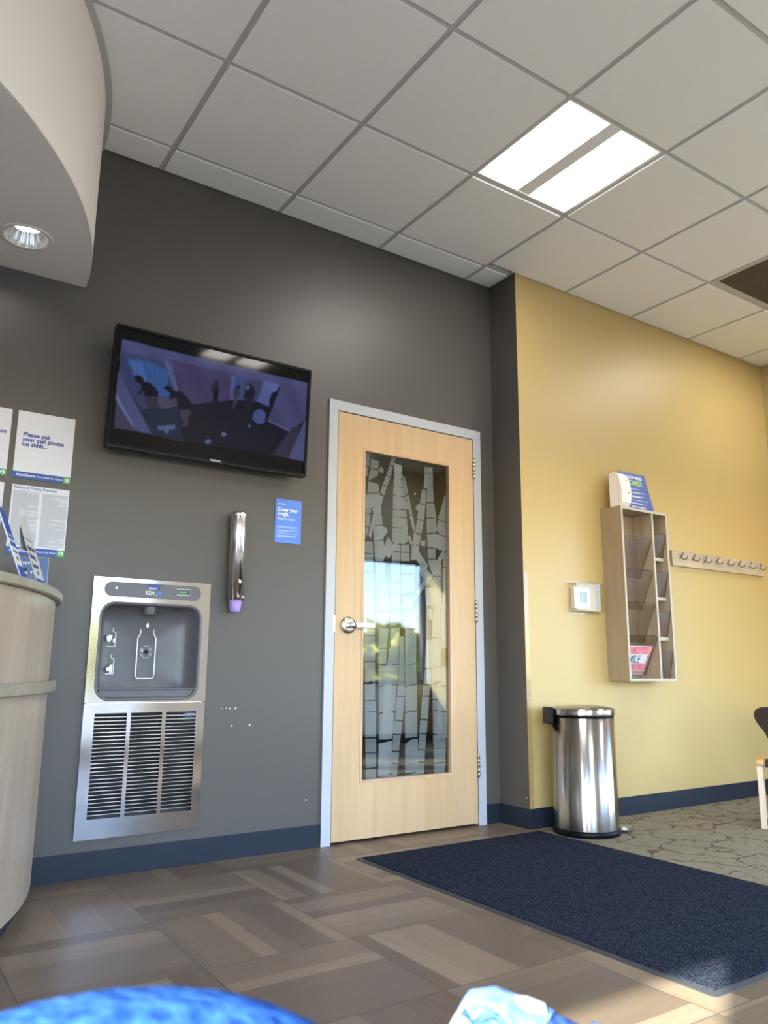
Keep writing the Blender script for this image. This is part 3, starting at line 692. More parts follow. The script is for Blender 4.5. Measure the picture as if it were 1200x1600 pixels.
# ================================================================== THINGS
# ---- reception desk, following the soffit
desk = thing('reception_desk', (-3.0, -.8, 0), 'curved light wood reception desk with khaki counter top and band at left', 'desk')
def slab(name, ro, ri, z0, z1, mt, y_clear=.004, bevel=.004):
    def ring(r, n=90):
        a1 = math.degrees(math.asin((-y_clear-CC[1])/r))
        return arc(r, -180-a1, a1, n)
    o_, i_ = ring(ro), ring(ri)
    b = bevel
    o2_ = ring(ro-b)
    mb = MB()
    mb.rings([[(x, y, z0) for x, y in i_], [(x, y, z0) for x, y in o2_], [(x, y, z0+b) for x, y in o_], [(x, y, z1-b) for x, y in o_],
              [(x, y, z1) for x, y in o2_], [(x, y, z1) for x, y in i_], [(x, y, z0) for x, y in i_]], closed=False, smooth=False)
    # end caps
    for k in (0, -1):
        mb.poly([(i_[k][0], i_[k][1], z0), (o2_[k][0], o2_[k][1], z0), (o_[k][0], o_[k][1], z0+b), (o_[k][0], o_[k][1], z1-b), (o2_[k][0], o2_[k][1], z1), (i_[k][0], i_[k][1], z1)])
    bmesh.ops.remove_doubles(mb.bm, verts=mb.bm.verts, dist=1e-5)
    o = mb.build(name, mt, desk)
    return o
slab('counter_top', RS, RS-.42, 1.022, 1.052, M['khaki'])
slab('curved_panel', RS-.022, RS-.32, .06, 1.0215, M['desk'], bevel=.001)
slab('accent_band', RS+.003, RS-.0225, .708, .746, M['khaki'])
slab('toe_kick', RS-.055, RS-.30, .0, .0595, M['base'], bevel=.001)

def leaning_card(name, p0, p1, top0, top1, th, mt, parent=None):
    """a sheet from bottom edge p0-p1 to top edge top0-top1"""
    p0, p1, top0, top1 = map(Vector, (p0, p1, top0, top1))
    nrm = (p1-p0).cross(top0-p0).normalized()*th
    mb = MB(); mb.prism([p0, p1, top1, top0], -nrm)
    return mb.build(name, mt, parent)

# ---- wall posters
def poster(name, x0, x1, z0, z1, label, foot=.027, body='plain', head=None, group=None):
    p = thing(name, ((x0+x1)/2, -.0006, (z0+z1)/2), label, 'poster', group)
    mb = MB(); mb.box((x0, -.0040, z0), (x1, -.0006, z1)); mb.build('sheet', M['paper'], p)
    gx = x1-.028
    mb = MB(); mb.box((x0, -.0044, z0), (gx, -.0039, z0+foot)); mb.build('footer_band', M['blueink'], p)
    mb = MB(); mb.box((gx, -.0044, z0), (x1, -.0039, z0+foot)); mb.build('footer_badge', M['greenink'], p)
    mb = MB(); mb.lathe((gx+.014, 0, z0+foot/2), [(.0085, -.0044), (.0085, -.0047), (0, -.0047)], 24, None, False, 'Y')
    mb.build('badge_ring', M['whiteink'], p)
    mb = MB(); mb.lathe((gx+.014, 0, z0+foot/2+.003), [(.0022, -.0047), (.0022, -.005), (0, -.005)], 14, None, False, 'Y')
    mb.box((gx+.011, -.005, z0+foot/2-.005), (gx+.017, -.0047, z0+foot/2+.0005)); mb.build('badge_figure', M['greenink'], p)
    text('footer_lettering', 'AspenDental', .0145, M['whiteink'], p, wall_frame(x0+.012, -.0046, z0+foot*.35), .012, squeeze=.92)
    text('footer_lettering', '|  Your Mouth. Our Mission.', .0105, M['whiteink'], p, wall_frame(x0+.083, -.0046, z0+foot*.37), .0, squeeze=.86)
    return p
P1 = poster('wall_poster', -1.664, -1.448, 1.5215, 1.7965, 'white poster asking to put your cell phone on shhh, blue footer')
text('lettering', 'Please put\nyour cell phone\non shhh...', .0245, M['navyink'], P1, wall_frame(-1.640, -.0041, 1.694), .034)
P2 = poster('wall_poster', -1.6605, -1.4465, 1.2215, 1.495, 'privacy practices notice covered in two columns of small print above desk')
text('lettering', 'Notice of Privacy Practices', .0155, M['navyink'], P2, wall_frame(-1.655, -.0041, 1.480), .018, squeeze=.95)
random.seed(4)
bars = MB()
for cx in (-1.654, -1.547):
    z = 1.472 if cx < -1.6 else 1.470
    while z > 1.256:
        short = random.random() < .16
        w = .098*(random.uniform(.3, .8) if short else random.uniform(.95, 1))
        bars.box((cx, -.0042, z-.00125), (cx+w, -.0039, z))
        z -= .0024
bars.build('small_print', M['greyink'], P2)
P3 = poster('wall_poster', -1.905, -1.6865, 1.5225, 1.7955, 'white poster cut by left photo edge, upper of the left pair')
text('lettering', 'Please', .0245, M['navyink'], P3, wall_frame(-1.700, -.0041, 1.694), .020, 'RIGHT')
P4 = poster('wall_poster', -1.905, -1.6885, 1.2215, 1.4965, 'white poster cut by left photo edge, behind the desk leaflets')
# cough notice
C1 = thing('wall_notice', (-.455, -.0006, 1.478), 'small blue Cover your cough notice left of the door', 'sign')
mb = MB(); mb.box((-.524, -.0035, 1.3735), (-.386, -.0006, 1.5835)); mb.build('sheet', M['lightblue'], C1)
text('lettering', 'Cover your\ncough.', .0245, M['whiteink'], C1, wall_frame(-.512, -.0036, 1.525), .018, squeeze=.92)
text('small_lettering', 'Help us protect you by following\nthese simple steps when you visit', .0078, M['whiteink'], C1, wall_frame(-.512, -.0036, 1.489), squeeze=.85)
text('small_lettering', 'aspendental', .0085, M['whiteink'], C1, wall_frame(-.511, -.0036, 1.557), .01)
bars = MB()
for k, (z, w) in enumerate(((1.452, .108), (1.447, .095), (1.434, .11), (1.430, .06), (1.420, .108), (1.409, .098), (1.405, .10), (1.401, .05))):
    bars.box((-.512, -.0037, z-.0011), (-.512+w, -.0034, z))
bars.build('small_print', M['whiteink'], C1)

# ---- television
TB = Vector((-1.343, -.10, 1.679))
TH = .5249
tz = Vector((0, -.03, .524)).normalized()
TF = frame_of(TB, (1, 0, 0), tz)            # u along width, v up, w towards the room
tv = thing('wall_television', (-.88, -.05, 1.94), 'black flat television showing people in a room, tilted on wall', 'television')
def tvbox(mb, u0, u1, v0, v1, w0, w1, bevel=0): mb.box((u0, v0, w0), (u1, v1, w1), None, bevel, TF)
mb = MB(); tvbox(mb, 0, .923, 0, .527, -.045, -.003, .006); tvbox(mb, .12, .80, .05, .42, -.066, -.04, .008); mb.build('housing', M['black'], tv)
flat_shape('bezel', rrect(0, .923, 0, .527, .006), [rect2(.013, .910, .018, .514)], .014, M['black'], tv, TF @ Matrix.Translation((0, 0, -.004)))
mb = MB(); tvbox(mb, .0, .923, .002, .006, .0031, .0045); mb.build('lower_lip', pmat('gloss_black', (.02, .02, .02), .08), tv)
text('brand_lettering', 'SAMSUNG', .0105, M['whiteink'], tv, TF @ Matrix.Translation((.447, .0075, .0034)), .02)
mb = MB(); mb.box((-1.02, -.045, 1.80), (-.72, -.0006, 2.02), None, .003)
mb.tube([(-.87, -.04, 1.92), (-.87, -.085, 1.92)], .03); mb.build('wall_bracket', M['black'], tv)
me = bpy.data.meshes.new('screen')
# the picture is laid out as colour areas, sampled on a fine mesh so that edges stay soft as on a real display
GU, GV = 236, 128
U0, U1, V0, V1 = .013, .910, .018, .514
boxes = [(min(p[0] for p in P), max(p[0] for p in P), min(p[1] for p in P), max(p[1] for p in P)) for c, P in PIC]
random.seed(12)
cols = []
for j in range(GV+1):
    v = V0+(V1-V0)*j/GV
    for i in range(GU+1):
        u = U0+(U1-U0)*i/GU
        c = (.0025, .003, .0035); which = -1
        for k in range(len(PIC)-1, -1, -1):
            b4 = boxes[k]
            if not (b4[0] <= u <= b4[1] and b4[2] <= v <= b4[3]): continue
            P = PIC[k][1]; ins = False
            for q in range(len(P)):
                (x1, y1), (x2, y2) = P[q-1], P[q]
                if (y1 > v) != (y2 > v) and u < (x2-x1)*(v-y1)/(y2-y1)+x1: ins = not ins
            if ins: c = PIC[k][0]; which = k; break
        f = 1.0
        if which in (6, 7, 10, 11): f = .72+.30*math.sin((u*1.0+v*.16)*(520 if which < 10 else 640))
        elif which in (1, 2, 3, 13, 14): f = .80+.55*v+.1*math.sin(u*40+v*25)
        elif which >= 0: f = .9+.2*random.random()
        if which in (22, 23, 24, 25): f = .55
        cols.append([c[0]*f*.78, c[1]*f*.92, c[2]*f])
W = GU+1
for _ in range(1):
    n2 = [list(c) for c in cols]
    for j in range(1, GV):
        for i in range(1, GU):
            k = j*W+i
            for q in range(3):
                n2[k][q] = (cols[k][q]*4+cols[k-1][q]+cols[k+1][q]+cols[k-W][q]+cols[k+W][q])/8
    cols = n2
vs = [tuple(TF @ Vector((U0+(U1-U0)*i/GU, V0+(V1-V0)*j/GV, -.0024)) - tv.location) for j in range(GV+1) for i in range(GU+1)]
fs = [(j*W+i, j*W+i+1, (j+1)*W+i+1, (j+1)*W+i) for j in range(GV) for i in range(GU)]
me.from_pydata(vs, [], fs)
at = me.color_attributes.new('picture', 'FLOAT_COLOR', 'POINT')
for k, c in enumerate(cols): at.data[k].color = (*c, 1)
me.materials.append(M['screen'])
so = bpy.data.objects.new('screen', me); col.objects.link(so); so.parent = tv

# ---- bottle filling station
F0, F1, FZ0, FZM, FZ1 = -1.3245, -.8265, .1405, .6505, 1.155
bf = thing('bottle_filling_station', (-1.075, 0, .65), 'stainless steel bottle filling station with louvred grille set in taupe wall', 'water dispenser')
flat_shape('upper_panel', rect2(F0, F1, FZM+.0015, FZ1), [rrect(-1.292, -.858, .659, 1.058, .062), rrect(-1.281, -.871, 1.0775, 1.1385, .030)], .010, M['steel'], bf, frame_of((0, -.0055, 0), (1, 0, 0), (0, 0, 1)))
mb = MB(); mb.prism([(x, .02, z) for x, z in rrect(-1.2815, -.8705, 1.077, 1.139, .0305)], (0, -.0275, 0)); mb.build('control_strip', M['plastic'], bf)
mb = MB(); mb.box((-1.103, -.0082, 1.1135), (-1.051, -.0074, 1.1335)); mb.build('logo_patch', M['navyink'], bf)
text('logo_lettering', 'ELKAY', .0125, M['whiteink'], bf, wall_frame(-1.099, -.0085, 1.1155), .01)
text('logo_lettering', 'EZH', .0205, M['whiteink'], bf, wall_frame(-1.112, -.0078, 1.093), .01)
text('logo_lettering', '2', .011, M['whiteink'], bf, wall_frame(-1.0665, -.0078, 1.088), .01)
mb = MB(); mb.lathe((-1.052, 0, 1.099), [(.0085, -.0075), (.0085, -.0082), (0, -.0082)], 20, None, False, 'Y'); mb.build('logo_drop', M['lightblue'], bf)
mb = MB(); mb.box((-.972, -.0083, 1.104), (-.926, -.0074, 1.118)); mb.build('counter_display', M['dark'], bf)
mb = MB(); mb.box((-.969, -.0086, 1.1065), (-.931, -.0082, 1.1155)); mb.build('counter_digits', M['greenink'], bf)
mb = MB(); mb.box((-.978, -.0082, 1.123), (-.914, -.0075, 1.1245)); mb.box((-.976, -.0082, 1.098), (-.920, -.0075, 1.0995)); mb.build('caption_line', M['whiteink'], bf)
mb = MB(); mb.lathe((-1.232, 0, 1.113), [(.0035, -.0075), (.003, -.0095), (0, -.01)], 14, None, False, 'Y'); mb.build('status_light', emat('green_status_light', (.35, 1, .3), 3), bf)
# moulded basin: rounded opening going back to a concave back
def bas(y, inset, r): return [(x, y, z) for x, z in rrect(-1.292+inset, -.858-inset, .659+inset, 1.058-inset, r, 8)]
mb = MB()
mb.rings([bas(-.0095, -.001, .063), bas(-.0125, .003, .060), bas(-.0105, .010, .054), bas(.01, .014, .052), bas(.055, .020, .05), bas(.085, .045, .045)], cap=False)
ring = bas(.085, .045, .045)
# concave back: a few inner rings reaching further back in the middle
cx_, cz_ = -1.075, .86
r2 = [[(cx_+(x-cx_)*s, .085+.022*(1-s*s), cz_+(z-cz_)*s) for x, y, z in ring] for s in (1, .8, .6, .4, .2, .02)]
mb.rings(r2, cap=False)
bmesh.ops.remove_doubles(mb.bm, verts=mb.bm.verts, dist=1e-5)
mb.build('basin', M['plastic'], bf, True)
# drip tray across the bottom
mb = MB()
mb.box((-1.284, -.004, .703), (-.866, .088, .709), None, .002)
mb.box((-1.268, .004, .672), (-.878, .09, .7025), None, .004)
mb.build('drip_tray', M['plastic'], bf)
mb = MB(); mb.lathe((-1.077, .035, 0), [(.026, 1.052), (.026, 1.016), (.023, 1.010), (0, 1.010)], 28, None, False); mb.build('spout', M['plastic'], bf, False)
# pictograms on the basin back
YB = .0790
ic = MB()
def stroke(pts, w=.0046, closed=False, y=YB):
    n = len(pts)
    for i in range(n if closed else n-1):
        a, b = Vector((pts[i][0], 0, pts[i][1])), Vector((pts[(i+1) % n][0], 0, pts[(i+1) % n][1]))
        d = (b-a).normalized(); q = Vector((-d.z, 0, d.x))*w/2
        a -= d*w*.4; b += d*w*.4
        ic.prism([(p.x, y, p.z) for p in (a-q, b-q, b+q, a+q)], (0, .0012, 0))
stroke([(-1.095, .951), (-1.0935, .935), (-1.105, .915), (-1.105, .758), (-1.098, .747), (-1.034, .747), (-1.027, .758), (-1.027, .915), (-1.0385, .935), (-1.040, .951)])
stroke([(-1.098, .951), (-1.094, .951)], .004); stroke([(-1.041, .951), (-1.037, .951)], .004)
ic.build('bottle_outline', M['whiteink'], bf); ic = MB()
ic.prism([(x, YB, z) for x, z in ((-1.067, .984), (-1.0625, .972), (-1.061, .966), (-1.063, .961), (-1.067, .959), (-1.071, .961), (-1.073, .966), (-1.0715, .972))], (0, .0012, 0))
ic.build('droplet_symbol', M['whiteink'], bf); ic = MB()
for rr in (.017, .025):
    for s in (0, 180):
        stroke([(-1.067+rr*math.cos(math.radians(a+s)), .857+rr*math.sin(math.radians(a+s))) for a in range(-42, 43, 12)], .0028)
for s in (90, 270):
    stroke([(-1.067+.025*math.cos(math.radians(a+s)), .857+.025*math.sin(math.radians(a+s))) for a in range(-30, 31, 12)], .0016)
ic.build('sensor_waves', M['whiteink'], bf); ic = MB()
stroke([(-1.209, .953), (-1.209, .938), (-1.198, .936), (-1.198, .877), (-1.229, .877)], .003)
ic.prism([(x, YB, z) for x, z in ((-1.236, .917), (-1.222, .926), (-1.211, .924), (-1.214, .906), (-1.222, .894), (-1.231, .899))], (0, .0012, 0))
ic.prism([(x, YB, z) for x, z in ((-1.209, .908), (-1.201, .912), (-1.201, .893), (-1.207, .895))], (0, .0012, 0))
ic.build('hand_symbol', M['whiteink'], bf); ic = MB()
stroke([(-1.209, .843), (-1.209, .829), (-1.198, .827), (-1.198, .765), (-1.229, .765)], .003)
ic.prism([(x, YB, z) for x, z in ((-1.226, .790), (-1.214, .795), (-1.213, .803), (-1.203, .803), (-1.203, .770), (-1.214, .770), (-1.214, .778), (-1.226, .778))], (0, .0012, 0))
ic.build('bottle_symbol', M['whiteink'], bf)
mb = MB(); mb.lathe((-1.067, YB-.002, .857), [(.0075, -.0), (.0065, -.003), (.003, -.001), (0, 0)], 24, None, False, 'Y'); mb.build('sensor', M['black'], bf)
# lower louvred panel
cols_ = [(-1.281, -1.153), (-1.137, -1.009), (-.993, -.864)]
zt, zb = .612, .214
flat_shape('lower_panel', rect2(F0, F1, FZ0, FZM-.0015), [rect2(a, b, zb, zt) for a, b in cols_], .008, M['steel'], bf, frame_of((0, -.0045, 0), (1, 0, 0), (0, 0, 1)))
sl = MB()
N = 27
for a, b in cols_:
    for k in range(N+1):
        z = zb+(zt-zb)*k/N
        if k in (0, N): continue
        sl.prism([(a, -.0085, z-.0012), (a, -.0085, z+.0012), (a, .003, z+.0075), (a, .003, z+.0052)], (b-a, 0, 0))
sl.build('louvre_grille', M['slat'], bf)
mb = MB(); mb.box((-1.31, .028, .155), (-.84, .07, .64)); mb.build('condenser', pmat('dusty_condenser', (.05, .05, .055), .5, .4, var=.6, vscale=9, stretch=(1, 1, .08)), bf)

# ---- cup dispenser and the cup in it
cdp = thing('cup_dispenser', (-.722, -.05, 1.088), 'mirror polished tubular cup dispenser beside the filling station', 'dispenser')
mb = MB(); mb.lathe((-.722, -.042, 0), [(.030, 1.088), (.0355, 1.088), (.0355, 1.476), (.034, 1.481), (.0, 1.481)], 48, None, False); mb.build('tube', M['chrome'], cdp)
mb = MB(); mb.lathe((-.722, -.042, 0), [(.0357, 1.464), (.0365, 1.466), (.0365, 1.478), (.034, 1.482), (0, 1.4825)], 48, None, False); mb.build('cap', M['chrome'], cdp)
mb = MB(); mb.box((-.737, -.014, 1.10), (-.707, -.0006, 1.46)); mb.build('wall_mount', M['nickel'], cdp)
for dx, dz in ((-.003, 1.102), (.024, 1.100)):
    mb = MB(); y = -.042-math.sqrt(.0355**2-dx**2)
    mb.lathe((-.722+dx, y, dz), [(.0045, .002), (.0045, -.002), (.003, -.003), (0, -.003)], 16, None, False, 'Y'); mb.build('screw', M['nickel'], cdp)
mb = MB(); mb.box((-.724, -.0805, 1.160), (-.714, -.0765, 1.172), None, .001); mb.build('lock_slot', M['nickel'], cdp)
pc = MB(); pc.lathe((-.722, -.042, 0), [(.0, 1.034), (.0195, 1.034), (.0215, 1.036), (.030, 1.0875), (.0285, 1.0875)], 36, None, False)
o = pc.build('paper_cup', M['purple'], None, True, (-.722, -.042, 1.034))
tag(o, 'purple paper cup sticking out below the chrome dispenser', 'cup')

# ---- clear corner guard
cg = thing('corner_guard', (XC, -D, .1), 'clear plastic guard strip screwed over the outside wall corner', 'guard')
for z0, z1 in ((.10, .643), (.645, 1.315)):
    mb = MB()
    x, y = XC-.0012, -D-.0022
    mb.prism([(x-.0014, y-.0014, z0), (x+.030, y-.0014, z0), (x+.030, y, z0), (x, y, z0), (x, y+.030, z0), (x-.0014, y+.030, z0)], (0, 0, z1-z0))
    mb.build('guard_strip', M['clear'], cg)
for z in (1.27, .70, .60, .16):
    mb = MB(); mb.lathe((XC+.017, -D-.0035, z), [(.0032, 0), (.0026, -.0016), (0, -.002)], 12, None, False, 'Y'); mb.build('screw', M['nickel'], cg)
for z in (.68, .15):
    mb = MB(); mb.lathe((XC-.0025, -D+.017, z), [(.0032, 0), (.0026, -.0016), (0, -.002)], 12, None, False, 'X'); mb.build('screw', M['nickel'], cg)

# ---- thermostat under a clear cover
YY = -D-.0009
th = thing('thermostat', (1.27, YY, 1.2), 'white square thermostat with grey display on ochre wall', 'thermostat')
mb = MB(); mb.prism([(1.217, YY, 1.134), (1.330, YY, 1.134), (1.345, YY, 1.149), (1.345, YY, 1.240), (1.333, YY, 1.252), (1.217, YY, 1.252)], (0, -.024, 0)); mb.build('body', M['white'], th)
mb = MB(); mb.box((1.262, YY-.0265, 1.168), (1.321, YY-.0235, 1.228)); mb.build('display', pmat('grey_display', (.13, .14, .12), .3), th)
mb = MB(); mb.box((1.262, YY-.0268, 1.154), (1.321, YY-.0235, 1.1675)); mb.build('button_bar', pmat('grey_button', (.42, .43, .44), .4), th)
tc = thing('thermostat_cover', (1.33, YY, 1.2), 'clear locking plastic box fitted over the white thermostat', 'cover')
mb = MB()
x0, x1, z0, z1, y1 = 1.196, 1.425, 1.118, 1.276, YY-.062
mb.box((x0, y1, z0), (x0+.003, YY, z1)); mb.box((x1-.003, y1, z0), (x1, YY, z1)); mb.box((x0+.003, y1, z0), (x1-.003, YY, z0+.003)); mb.box((x0+.003, y1, z1-.003), (x1-.003, YY, z1))
mb.box((x0+.003, y1, z0+.003), (x1-.003, y1+.003, z1-.003))
mb.build('clear_box', M['clear'], tc)
mb = MB(); mb.box((x0-.012, YY-.003, z0-.010), (x0-.0005, YY, z1+.010)); mb.box((x1+.0005, YY-.003, z0-.010), (x1+.022, YY, z1+.010)); mb.box((x0, YY-.003, z1+.0005), (x1, YY, z1+.012)); mb.box((x0, YY-.003, z0-.012), (x1, YY, z0-.0005)); mb.build('wall_flange', M['clear'], tc)
mb = MB(); mb.lathe((1.305, y1+.012, 0), [(.005, z1), (.005, z1+.006), (0, z1+.006)], 14, None, False); mb.build('lock', M['nickel'], tc)

# ---- brochure rack
RX0, RX1, RZ0, RZ1, RY = 1.495, 1.917, .735, 1.732, -.376
rk = thing('brochure_rack', (1.70, YY, .735), 'tall light wood brochure rack with clear pockets on ochre wall', 'rack')
def wb(name, a, b, mt, front=True):
    mb = MB(); mb.box(a, b); o = mb.build(name, mt, rk); return o
t_ = .015
wb('side_panel', (RX0, RY+.002, RZ0), (RX0+t_, YY, RZ1), M['ashside'])
wb('side_panel', (RX1-t_, RY+.002, RZ0), (RX1, YY, RZ1), M['ash'])
wb('top_panel', (RX0+t_, RY+.002, RZ1-t_), (RX1-t_, YY, RZ1), M['ash'])
wb('bottom_panel', (RX0+t_, RY+.002, RZ0), (RX1-t_, YY, RZ0+t_), M['ash'])
wb('back_panel', (RX0+t_, YY-.008, RZ0+t_), (RX1-t_, YY, RZ1-t_), M['ash'])
wb('divider', (1.768, RY+.002, RZ0+t_), (1.783, YY-.008, RZ1-t_), M['ash'])
flat_shape('edge_banding', rect2(RX0, RX1, RZ0, RZ1), [rect2(RX0+t_, 1.768, RZ0+t_, RZ1-t_), rect2(1.783, RX1-t_, RZ0+t_, RZ1-t_)], .0019, M['edge'], rk, frame_of((0, RY+.00095, 0), (1, 0, 0), (0, 0, 1)))
for z in (1.44, 1.204, .969):
    wb('shelf', (1.783, -.342, z), (RX1-t_, YY-.008, z+.019), M['ash'])
    wb('shelf_edge', (1.783, -.344, z), (RX1-t_, -.342, z+.019), M['edge'])
for zl in (1.56, 1.37, 1.180, .992):
    z0_, z1_ = zl-.224, zl
    mb = MB()
    a, b = RX0+t_+.001, 1.767
    p = lambda x, z: (x, -.270+(-.374+.270)*min(1, (z-z0_)/(z1_-z0_)), z)
    c_ = .022
    ring_ = [p(a, z0_), p(b, z0_), p(b, z1_-.04), p(b-.004, z1_-.012), p(b-c_, z1_), p(a+c_, z1_), p(a+.004, z1_-.012), p(a, z1_-.04)]
    mb.prism(ring_, (0, .0025, .001))
    mb.build('clear_pocket', M['smoke'], rk)
    mb = MB(); mb.tube([p(b-.0015, z0_), p(b-.0015, z1_-.04)], .0015, None, 6); mb.build('pocket_rim', M['rim'], rk)
    mb = MB(); mb.tube([p(a, z1_-.04), p(a+.004, z1_-.012), p(a+c_, z1_), p(b-c_, z1_), p(b-.004, z1_-.012), p(b, z1_-.04)], .0015, None, 6); mb.build('pocket_lip', M['liprim'], rk)
for zl, z0_ in ((1.598, 1.459), (1.369, 1.223), (1.136, .988), (.905, .752)):
    mb = MB()
    a, b = 1.784, RX1-t_-.001
    mb.prism([(a, -.340, z0_), (b, -.340, z0_), (b, -.374, zl), (a, -.374, zl)], (0, .0025, .001))
    mb.build('clear_pocket', M['smoke'], rk)
    mb = MB(); mb.tube([(b-.001, -.340, z0_), (b-.001, -.374, zl)], .0013, None, 6); mb.build('pocket_rim', M['rim'], rk)
    mb = MB(); mb.tube([(a, -.374, zl), (b, -.374, zl)], .0012, None, 6); mb.build('pocket_lip', M['liprim'], rk)
# smile leaflet standing in the lowest pocket
sm = thing('brochure', (1.63, -.27, .76), 'pink and white SMILE leaflet in the lowest rack pocket', 'brochure')
up_ = (Vector((0, -.350, .934))-Vector((0, -.268, .775))).normalized()
SF = frame_of((1.528, -.270, .772), (1, 0, 0), up_)
def sbox(nm, u0, u1, v0, v1, w0, w1, mt): mb = MB(); mb.box((u0, v0, w0), (u1, v1, w1), None, 0, SF); mb.build(nm, mt, sm)
sbox('sheet', 0, .212, 0, .180, -.001, .0006, M['paper'])
pink = pmat('pink_ink', (.72, .22, .26), .5, var=.35, vscale=22)
sbox('pink_field', .003, .209, .042, .176, .0004, .0009, pink)
sbox('pink_strip', .003, .209, .012, .036, .0004, .0009, pmat('salmon_ink', (.62, .26, .26), .5))
sbox('pale_patch', .01, .195, .072, .128, .0008, .0012, M['paper'])
sbox('dark_rule', .003, .209, .038, .041, .0008, .0012, M['navyink'])
sbox('dark_rule', .003, .209, .007, .011, .0008, .0012, M['navyink'])
text('lettering', 'SMILE', .066, pmat('teal_ink', (.05, .13, .20), .5), sm, SF @ Matrix.Translation((.012, .076, .0014)), .02, squeeze=.78)

# air freshener and promise card on top of the rack
af = thing('air_freshener', (1.555, -.33, RZ1), 'white air freshener dispenser standing on the brochure rack', 'dispenser')
mb = MB()
prof = [(-.283, 0), (-.352, 0), (-.372, .03), (-.378, .075), (-.376, .12), (-.366, .165), (-.348, .200), (-.325, .212), (-.295, .214), (-.283, .208)]
rs = []
for x, s in ((1.513, .93), (1.519, 1.0), (1.594, 1.0), (1.600, .93)):
    cy, cz = -.325, .107
    rs.append([(x, cy+(y-cy)*s, RZ1+.0005+max(0, cz+(z-cz)*s)) for y, z in prof])
mb.rings(rs, smooth=False); mb.build('body', M['white'], af)
mb = MB(); mb.lathe((1.572, -.3775, RZ1+.085), [(.006, .003), (.006, -.0012), (0, -.0012)], 16, None, False, 'Y'); mb.build('sensor_eye', M['greyink'], af)
mb = MB(); mb.lathe((1.568, -.366, RZ1+.155), [(.013, .006), (.013, -.003), (.009, -.004), (.006, .002), (0, .002)], 20, None, False, 'Y'); mb.build('spray_nozzle', pmat('pale_grey_plastic', (.55, .55, .55), .4), af)
mb = MB(); mb.box((1.5135, -.350, RZ1+.030), (1.5125, -.349, RZ1+.19)); mb.build('seam', M['greyink'], af)
pk = thing('counter_card', (1.73, -.31, RZ1), 'blue promise card with white and green lettering leaning on rack top', 'sign')
b0, t0_ = Vector((1.612, -.342, RZ1+.001)), Vector((1.612, -.281, RZ1+.247))
PF = frame_of(b0, (1, 0, 0), (t0_-b0))
hgt = (t0_-b0).length
cblue = pmat('promise_blue', (.045, .10, .36), .4)
mb = MB(); mb.box((0, 0, -.0035), (.237, hgt, 0), None, 0, PF); mb.build('sheet', cblue, pk)
mb = MB(); mb.prism([(b0+Vector((.09, .052, .18))), (b0+Vector((.15, .052, .18))), (b0+Vector((.15, .105, 0))), (b0+Vector((.09, .105, 0)))], (0, .002, 0))
mb.build('easel_strut', cblue, pk)
text('lettering', 'PEACE OF MIND', .0275, M['whiteink'], pk, PF @ Matrix.Translation((.012, hgt-.040, .0002)), .02, squeeze=.95)
text('lettering', 'PROMISE', .047, pmat('lime_ink', (.30, .60, .07), .5), pk, PF @ Matrix.Translation((.018, hgt-.083, .0002)), .02, squeeze=.95)
lines = MB()
random.seed(8)
for v in (.142, .120, .114, .094, .090, .086, .066, .046, .042, .022, .018):
    lines.box((.03, v, 0), (.03+random.uniform(.10, .175), v+.0022, .0003), None, 0, PF)
lines.build('small_print', M['whiteink'], pk)

# ---- coat rail
cr_ = thing('coat_rail', (2.64, YY, 1.45), 'light wood coat rail with eight chrome hooks on ochre wall', 'coat rack')
mb = MB(); mb.box((2.130, YY-.0195, 1.448), (3.155, YY, 1.545), None, .001); mb.build('board', wood_mat('ash_laminate_rail', (.36, .285, .20), (.50, .41, .30), 0, 12, .45, 90), cr_)
hk = None
for k in range(8):
    x = 2.213+k*.1266
    if hk is None:
        mb = MB(); y = YY-.0195
        mb.lathe((x, y, 1.512), [(.009, 0), (.009, -.003), (.006, -.006), (0, -.006)], 18, None, False, 'Y')
        mb.tube([(x, y-.004, 1.514), (x, y-.014, 1.518), (x-.001, y-.020, 1.528), (x, y-.021, 1.534)], [.005, .0045, .0045, .006], None, 8)
        mb.tube([(x, y-.004, 1.510), (x, y-.012, 1.498), (x, y-.024, 1.490), (x, y-.040, 1.489), (x, y-.052, 1.497), (x, y-.057, 1.508)], [.0048, .0045, .0045, .0045, .0042, .0055], None, 8)
        hk = mb.build('hook', M['hookmetal'], cr_, True); hx0 = x
    else:
        c = hk.copy(); col.objects.link(c); c.parent = cr_; c.location.x += x-hx0
mb = MB(); mb.lathe((2.158, YY-.0195, 1.503), [(.004, 0), (.0035, -.002), (0, -.0025)], 12, None, False, 'Y'); mb.build('screw', M['chrome'], cr_)

# ---- step-on waste bin
bx, by = 1.045, -.425
bn = thing('waste_bin', (bx, by, 0), 'round brushed steel pedal bin standing in front of the ochre wall', 'bin')
mb = MB(); mb.lathe((bx, by, 0), [(.0, .0), (.163, .0), (.166, .004), (.166, .027), (.160, .030), (0, .030)], 72, None, False); mb.build('base_ring', M['black'], bn)
mb = MB(); mb.lathe((bx, by, 0), [(.159, .0295), (.159, .558), (.150, .560)], 96, None, False); mb.build('body', M['brushed'], bn)
mb = MB(); mb.lathe((bx, by, 0), [(.150, .559), (.158, .560), (.158, .568), (.150, .570), (0, .570)], 72, None, False); mb.build('rim', M['black'], bn)
mb = MB(); mb.lathe((bx, by, 0), [(.155, .5705), (.163, .571), (.164, .574), (.164, .598), (.160, .604), (.13, .612), (.08, .618), (0, .620)], 96, None, False); mb.build('lid', M['brushed'], bn)
dp = Vector((.86, -.51, 0)).normalized(); sp_ = Vector((.51, .86, 0))
